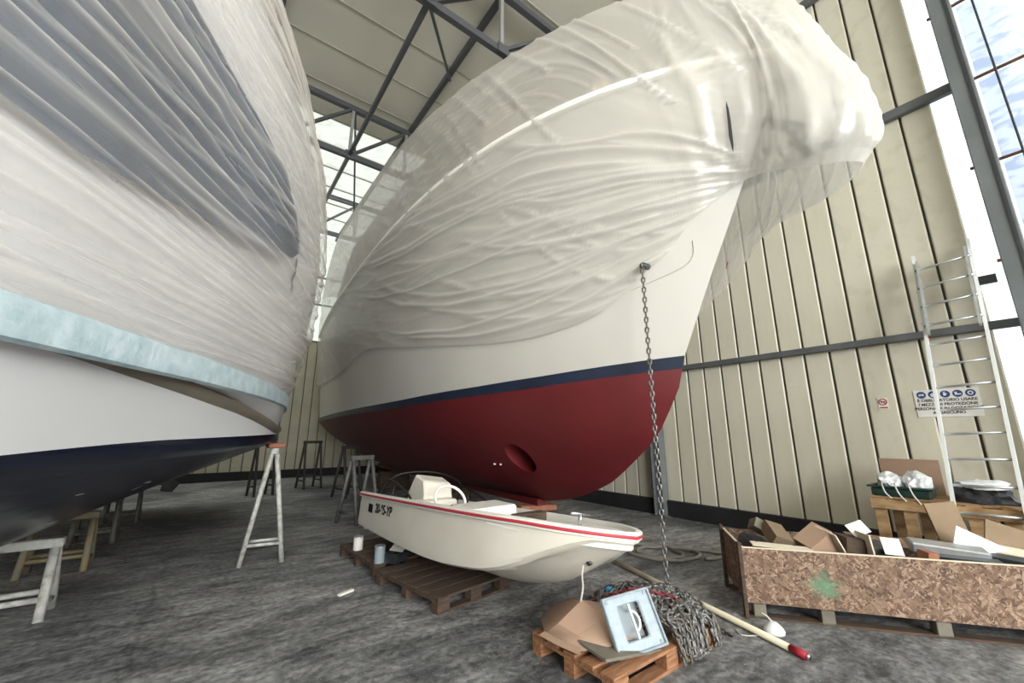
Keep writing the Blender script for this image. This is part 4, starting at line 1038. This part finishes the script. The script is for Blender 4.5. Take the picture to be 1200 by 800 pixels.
# ================================================================== OSB BOX WITH SCRAP
bx = thing('scrap_box', 'long open box of oriented strand board on pallet feet full of scrap', 'box', (4.12, 1.97, 0), math.atan2(-.795, .606))
BLn, BWd, B0, B1 = 2.5, .82, .13, .58
MB().box((BLn/2, 0, (B0+B1)/2), (BLn, .018, B1-B0)).build('front_panel', 'osbmark', bx)
MB().box((BLn/2, BWd, (B0+B1)/2), (BLn, .018, B1-B0)).build('back_panel', 'osb', bx)
for x in (.009, BLn-.009): MB().box((x, BWd/2, (B0+B1)/2), (.018, BWd-.02, B1-B0)).build('end_panel', 'osb', bx)
MB().box((BLn/2, BWd/2, B0+.01), (BLn-.04, BWd-.02, .02)).build('bottom_panel', 'greyply', bx)
MB().box((BLn/2, 0, B1+.004), (BLn, .02, .008)).build('panel_edge', 'board_edge', bx)
MB().box((.009, BWd/2, B1+.004), (.02, BWd, .008)).build('panel_edge', 'board_edge', bx)
MB().box((-.012, .02, .31), (.03, .07, .62)).build('corner_post', 'wooddark', bx); MB().box((-.012, BWd-.02, .31), (.03, .07, .62)).build('corner_post', 'wooddark', bx)
for x in (.1, .62, 1.42, 2.3):
    for y in (.06, BWd-.06): MB().box((x, y, .06), (.1, .1, .12)).build('foot', 'greyply', bx, bevel=.004)
for y in (.06, BWd-.06): MB().box((BLn/2, y, .0105), (BLn, .1, .02)).build('bottom_board', 'wooddark', bx)
Rb = rotz(math.atan2(-.795, .606)); bo_ = V((4.12, 1.97, 0))
def bl(x, y, z): return bo_+Rb@V((x, y, z))
def scrap(name, x, y, z, size, rot, m, label, cat, edge=None, bev=.0):
    t = MB().box((0, 0, 0), size).build(name, m, None, bevel=bev)
    t.location = bl(x, y, z); t.rotation_euler = (Rb.to_4x4()@Matrix.Rotation(rot[2], 4, 'Z')@Matrix.Rotation(rot[1], 4, 'Y')@Matrix.Rotation(rot[0], 4, 'X')).to_euler()
    tag(t, label, cat, 'scrap in the strand board box'); return t
scrap('carton', .42, .42, .62, (.17, .24, .12), (.5, .3, .3), 'brownbox', 'brown taped carton poking out at the left end of the scrap box', 'box')
scrap('carton', .32, .58, .66, (.16, .14, .1), (-.4, .5, .1), 'greyply', 'grey small carton tipped behind the brown taped one', 'box')
scrap('carton', .73, .34, .58, (.26, .2, .22), (.3, -.6, .3), 'cardboard', 'open tan carton leaning in the scrap box', 'box')
scrap('board_offcut', .85, .34, .60, (.012, .24, .3), (.25, -.6, .3), 'board_edge', 'pale board leaning on the tan carton', 'board')
scrap('board_offcut', .38, .18, .57, (.5, .1, .012), (.1, .05, 0), 'board_edge', 'pale flat offcut along the left rim of the scrap box', 'board')
scrap('black_bag', .22, .35, .52, (.26, .3, .14), (.2, .3, .3), 'plasticblack', 'black bundle at the left end of the scrap box', 'bag', bev=.04)
scrap('carton', 1.0, .36, .56, (.16, .22, .2), (0, .12, .1), 'wooddark', 'dark carton standing in the middle of the scrap box', 'box')
scrap('board_offcut', 1.1, .3, .58, (.012, .25, .26), (.0, -.1, .05), 'board_edge', 'white-edged upright board right of the dark carton', 'board')
scrap('paper_sheet', 1.12, .42, .72, (.2, .12, .004), (.9, -.2, .5), 'paper', 'white paper sheet sticking up from the scrap box', 'paper')
scrap('paper_sheet', 1.27, .22, .62, (.16, .14, .004), (1.2, .1, .2), 'paper', 'white paper sheet hanging below the upper one', 'paper')
scrap('black_case', 1.22, .4, .52, (.26, .3, .16), (.1, .1, .2), 'plasticblack', 'black case behind the white papers', 'box', bev=.01)
scrap('wood_block', 1.47, .13, .57, (.09, .1, .1), (.1, .1, .3), 'blockred', 'small red-brown wood block at the front rim', 'block')
scrap('metal_profile', 1.72, .32, .60, (.5, .16, .09), (.15, .06, -.25), 'alu', 'silver metal profile lying on the scrap', 'profile', bev=.012)
scrap('metal_profile', 1.72, .2, .55, (.5, .1, .05), (.1, .0, -.25), 'plasticblack', 'black profile under the silver one', 'profile')
scrap('board_offcut', 2.02, .4, .62, (.36, .012, .2), (-.7, .5, -.3), 'plasticwhite', 'white panel slanting at the right of the scrap box', 'board')
scrap('board_offcut', 2.22, .4, .60, (.44, .14, .014), (.3, .12, -.4), 'board_edge', 'pale panel with dark face at the right end', 'board')
scrap('board_offcut', 2.18, .32, .55, (.4, .16, .05), (.2, .08, -.4), 'plasticblack', 'black panel beneath the pale one at the right end', 'board')
scrap('plywood_offcut', 1.98, .68, .72, (.26, .018, .46), (-.16, -.12, .1), 'cardboarddark', 'upright brown plywood offcut standing against the back of the box', 'board')
scrap('plywood_offcut', 2.38, .62, .66, (.36, .018, .22), (-.3, .35, -.1), 'cardboarddark', 'brown plywood offcut lying at the right end', 'board')
scrap('plywood_offcut', 1.35, .62, .58, (.5, .2, .02), (.25, .1, .1), 'osb', 'strand board offcut along the back of the scrap box', 'board')
scrap('plywood_offcut', .62, .66, .53, (.6, .2, .02), (.3, -.08, 0), 'cardboarddark', 'brown offcut along the back left of the scrap box', 'board')

# ================================================================== PALLET CRATE AGAINST THE WALL
cr = thing('slatted_crate', 'pale slatted wooden crate standing between scrap box and wall', 'crate', (6.62, 1.55, 0), -PI/2)
for y in (0, .8):
    for z0 in (.79, .10): MB().box((1.1, y, z0), (2.2, .022, .11)).build('rail', 'woodpale', cr, bevel=.003)
    s0 = None
    for k in range(9):
        l = (.08+k*.255, y+.022, .44)
        if s0 is None: s0 = MB().box((0, 0, 0), (.115, .02, .84)).build('slat', 'woodpale', cr, bevel=.003); s0.location = l
        else: copies(s0, 'slat', cr, [l])
for k in range(6): MB().box((1.1, .1+k*.125, .86), (2.2, .1, .02)).build('top_board', 'woodpale', cr)
tag(MB().box((0, 0, 0), (.56, .012, .42)).build('cardboard_backing', 'cardboard', loc=(7.28, 1.25, 1.08)), 'beige cardboard panel behind the green tray by the wall', 'cardboard')
bpy.data.objects['cardboard_backing'].rotation_euler = (math.radians(6), 0, -PI/2)
tr = thing('storage_tray', 'dark green plastic tray on the slatted crate', 'tray', (6.88, 1.28, .87), -PI/2)
b = MB(); b.prism([(-.26, -.19), (.26, -.19), (.26, .19), (-.26, .19)], 0, .1); b.build('tray_body', 'plasticgreen', tr, bevel=.015)
b = MB(); frame_ring(b, .58, .42, .5, .34, 0, .21, 0, .02); o = b.build('tray_rim', 'plasticgreen', tr); o.rotation_euler = (PI/2, 0, 0); o.location = (0, .21, .1)
def crumple(loc, sx, sy, sz, seed, name, m, label, cat, n=3):
    bm = bmesh.new(); bmesh.ops.create_icosphere(bm, subdivisions=n, radius=1)
    for v in bm.verts:
        q = v.co.copy(); f = 1+.35*noise.noise(q*1.6+V((seed, 0, 0)))+.22*noise.noise(q*3.7+V((0, seed, 0))); q *= f
        if q.z < -.35: q.z = -.35
        v.co = V((q.x*sx, q.y*sy, (q.z+.35)*sz))
    me = bpy.data.meshes.new(name); bm.to_mesh(me); bm.free(); me.materials.append(MATS[m])
    o = bpy.data.objects.new(name, me); COL.objects.link(o); o.location = loc; tag(o, label, cat); return o
crumple((6.88, 1.38, .985), .15, .12, .11, 3.3, 'plastic_bag', 'plasticwhite', 'crumpled white plastic bag lying on the green tray', 'bag')
crumple((6.90, 1.14, .985), .16, .12, .13, 8.1, 'plastic_bag', 'plasticwhite', 'second crumpled white bag at the right end of the tray', 'bag')
for k in range(3):
    y0 = 1.44-.12*k; tag(MB().tube([V(q) for q in crom([(6.78, y0, 1.03), (6.66, y0-.02, 1.0), (6.61, y0-.05, .92), (6.605, y0-.1, .86-.02*k)], 6)], .008, 6).build('bag_string', 'ropewhite', None, True), ('left white bag string hanging over the tray edge', 'middle white bag string hanging over the tray edge', 'right white bag string hanging over the tray edge')[k], 'string', 'bag strings')
crumple((6.95, .66, .87), .24, .24, .15, 5.7, 'black_bag', 'plasticblack', 'black plastic bag bundle on the crate behind the ladder', 'bag')
crumple((6.92, .62, 1.02), .2, .2, .07, 2.2, 'plastic_bag', 'plasticwhite', 'white plastic wrapping on top of the black bag bundle', 'bag')
crumple((6.95, .06, .87), .24, .24, .15, 9.4, 'black_bag', 'plasticblack', 'second black bag bundle at the right end of the crate', 'bag')
crumple((6.9, .04, 1.02), .2, .2, .08, 4.6, 'plastic_bag', 'plasticwhite', 'white sheet over the rightmost bag bundle', 'bag')

# ================================================================== LADDER
ld = thing('aluminium_ladder', 'tall aluminium extension ladder leaning against the wall', 'ladder', (6.3, .62, 0))
off = (6.3, .62, 0)
LFb, LFt = V((6.30, .85, 0)), V((7.58, .80, 4.0)); RTb, RTt = V((6.30, .37, 0)), V((7.58, .28, 4.05))
rel(MB().beam(LFb, LFt, .03, .07, (1, 0, 0)), 'rail', 'aluwhite', ld, off, False); rel(MB().beam(RTb, RTt, .03, .07, (1, 0, 0)), 'rail', 'aluwhite', ld, off, False)
inn = V((-.06, 0, .02))
for a, c, s in ((LFb, LFt, -1), (RTb, RTt, 1)):
    q0 = a+(c-a)*.70+inn+V((0, .0, 0)); q1 = a+(c-a)*.965+inn
    rel(MB().beam(q0+V((0, s*.035, 0)), q1+V((0, s*.035, 0)), .025, .06, (1, 0, 0)), 'upper_rail', 'alu', ld, off, False)
for k in range(14):
    t = .06+k*.068; rel(MB().tube([LFb+(LFt-LFb)*t, RTb+(RTt-RTb)*t], .014, 8), 'rung', 'alu', ld, off)
for k in range(4):
    t = .73+k*.068; rel(MB().tube([LFb+(LFt-LFb)*t+inn, RTb+(RTt-RTb)*t+inn], .014, 8), 'rung', 'alu', ld, off)
for t in (.70, .745, .80, .86):
    q = LFb+(LFt-LFb)*t; rel(MB().box(q, (.05, .04, .03)), 'tape_band', 'tape_red' if t < .82 else 'darksteel', ld, off, False)
q = RTb+(RTt-RTb)*.85; rel(MB().box(q+V((.03, -.08, 0)), (.06, .16, .1)), 'ladder_bracket', 'black', ld, off, False)
for q in (LFb, RTb): rel(MB().box(q+V((0, 0, .02)), (.07, .05, .04)), 'rubber_foot', 'blackrub', ld, off, False)

# ================================================================== SIGNS
def sign_frame(name, label, cat, y, z):
    t = thing(name, label, cat, (XW-.006, y, z)); t.rotation_euler = (PI/2, 0, -PI/2); return t
# local x runs right along the wall (toward -y), local y is up
sg = sign_frame('safety_sign', 'white safety sign with five blue pictograms on the wall behind the ladder', 'sign', .83, 2.0)
SWd, SHt = .60, .36
MB().box((0, 0, 0), (SWd, SHt, .006)).build('plate', 'signwhite', sg, bevel=.002)
for k in range(5):
    x = -.225+k*.1125
    d_ = MB().tube([(x, .115, .003), (x, .115, .0045)], .046, 24).build('pictogram', 'signblue', sg)
    b = MB(); zz = .0056
    if k == 0: b.box((x, .118, zz), (.05, .02, .001)); b.box((x-.018, .108, zz), (.018, .014, .001)); b.box((x+.018, .108, zz), (.018, .014, .001))
    elif k == 1: b.tube([(x, .108, zz-.0005), (x, .108, zz+.0005)], .026, 14); b.box((x+.01, .13, zz), (.04, .012, .001))
    elif k == 2: b.box((x-.004, .112, zz), (.026, .036, .001)); b.box((x-.012, .138, zz), (.006, .02, .001)); b.box((x, .14, zz), (.006, .022, .001)); b.box((x+.014, .118, zz), (.014, .008, .001), rotz(.6))
    elif k == 3: b.box((x+.004, .106, zz), (.056, .016, .001)); b.box((x-.014, .124, zz), (.024, .024, .001))
    else: b.tube([(x, .115, zz-.0005), (x, .115, zz+.0005)], .026, 16); 
    b.build('pictogram_symbol', 'signwhite', d_)
    if k == 4: MB().tube([(x, .115, zz+.0006), (x, .115, zz+.0012)], .014, 12).build('pictogram_symbol', 'signblue', d_)
for i, (s, w) in enumerate((('\u00c8 OBBLIGATORIO USARE', 1), ('I MEZZI DI PROTEZIONE', 1), ('PERSONALE IN DOTAZIONE', 1), ('A CIASCUNO', 1))):
    t = text_mesh(s, .049, 'sign_lettering', 'black', .0012); t.parent = sg; t.location = (0.0, .038-.054*i, .0045)
ns = sign_frame('no_smoking_sign', 'small round red and white prohibition sign on the cream wall', 'sign', 1.46, 2.03)
MB().box((0, -.005, 0), (.11, .16, .004)).build('plate', 'signwhite', ns)
MB().tube([(.042*math.cos(a), .02+.042*math.sin(a), .004) for a in np.linspace(0, 2*PI, 25)], .007, 6).build('red_ring', 'signred', ns, True)
MB().beam((-.03, .05, .004), (.03, -.01, .004), .01, .004).build('red_bar', 'signred', ns)
MB().box((0, .02, .0035), (.05, .012, .002)).build('cigarette', 'black', ns)
MB().box((0, -.06, .003), (.085, .018, .002)).build('caption_strip', 'signred', ns)
# dark tear and small tag on the films
def film_patch(W3, sgn_n, px, size, name, m, parent_fn, off_=.03):
    """small irregular patch lying on the film around the grid point seen at the given place"""
    best = None
    for j in range(0, W3.shape[0]):
        d = W3[j]-np.array((0, 0, HCAM)); zc = d@np.array(cF); X = 600+FPX*(d@np.array(cR))/zc; Y = 400-FPX*(d@np.array(cU))/zc
        e = (X-px[0])**2+(Y-px[1])**2+(zc < .3)*1e6+zc*12; i_ = int(np.argmin(e))
        if best is None or e[i_] < best[0]: best = (e[i_], j, i_)
    _, j, i_ = best; c = V(W3[j, i_]); tv = (V(W3[j+2, i_])-V(W3[j-2, i_])).normalized(); tu = (V(W3[j, i_+2])-V(W3[j, i_-2])).normalized()
    nn = tu.cross(tv).normalized()
    if nn.dot(V((0, 0, HCAM))-c) < 0: nn = -nn
    b = MB(); k = 10; rr = random.Random(int(px[0])); up = V((0, 0, 1)); up = (up-nn*up.dot(nn)).normalized(); sd = up.cross(nn)
    ring = [c+nn*off_+up*size[1]*math.cos(2*PI*q/k)*rr.uniform(.8, 1.1)+sd*size[0]*math.sin(2*PI*q/k)*rr.uniform(.6, 1.2) for q in range(k)]
    b.add(ring, [tuple(range(k))])
    return parent_fn(b, name, m, False)
film_patch(wp, 1, (857, 150), (.018, .24), 'film_tear', 'darksteel', rbuild)
film_patch(wp, 1, (853, 312), (.012, .06), 'red_tag', 'signred', rbuild)
for q in ((343, 308), (340, 322), (338, 336)): film_patch(LP, 1, q, (.03, .07), 'film_tear', 'cabindark', lbuild)

BW = np.array([crom(r, 6) for r in [list(map(np.array, q)) for q in zip(*[crom([np.array(p) for p in c], 6) for c in zip(*BOT)])]])
for q, sz in (((172, 563), (.06, .012)), ((160, 572), (.012, .05)), ((128, 592), (.02, .012)), ((95, 578), (.05, .006)), ((270, 547), (.07, .008)), ((262, 538), (.012, .035)), ((60, 612), (.07, .008))):
    film_patch(BW, 1, q, sz, 'white_streak', 'plasticwhite', lbuild, .006)  # small white streaks laid on the dark blue bottom
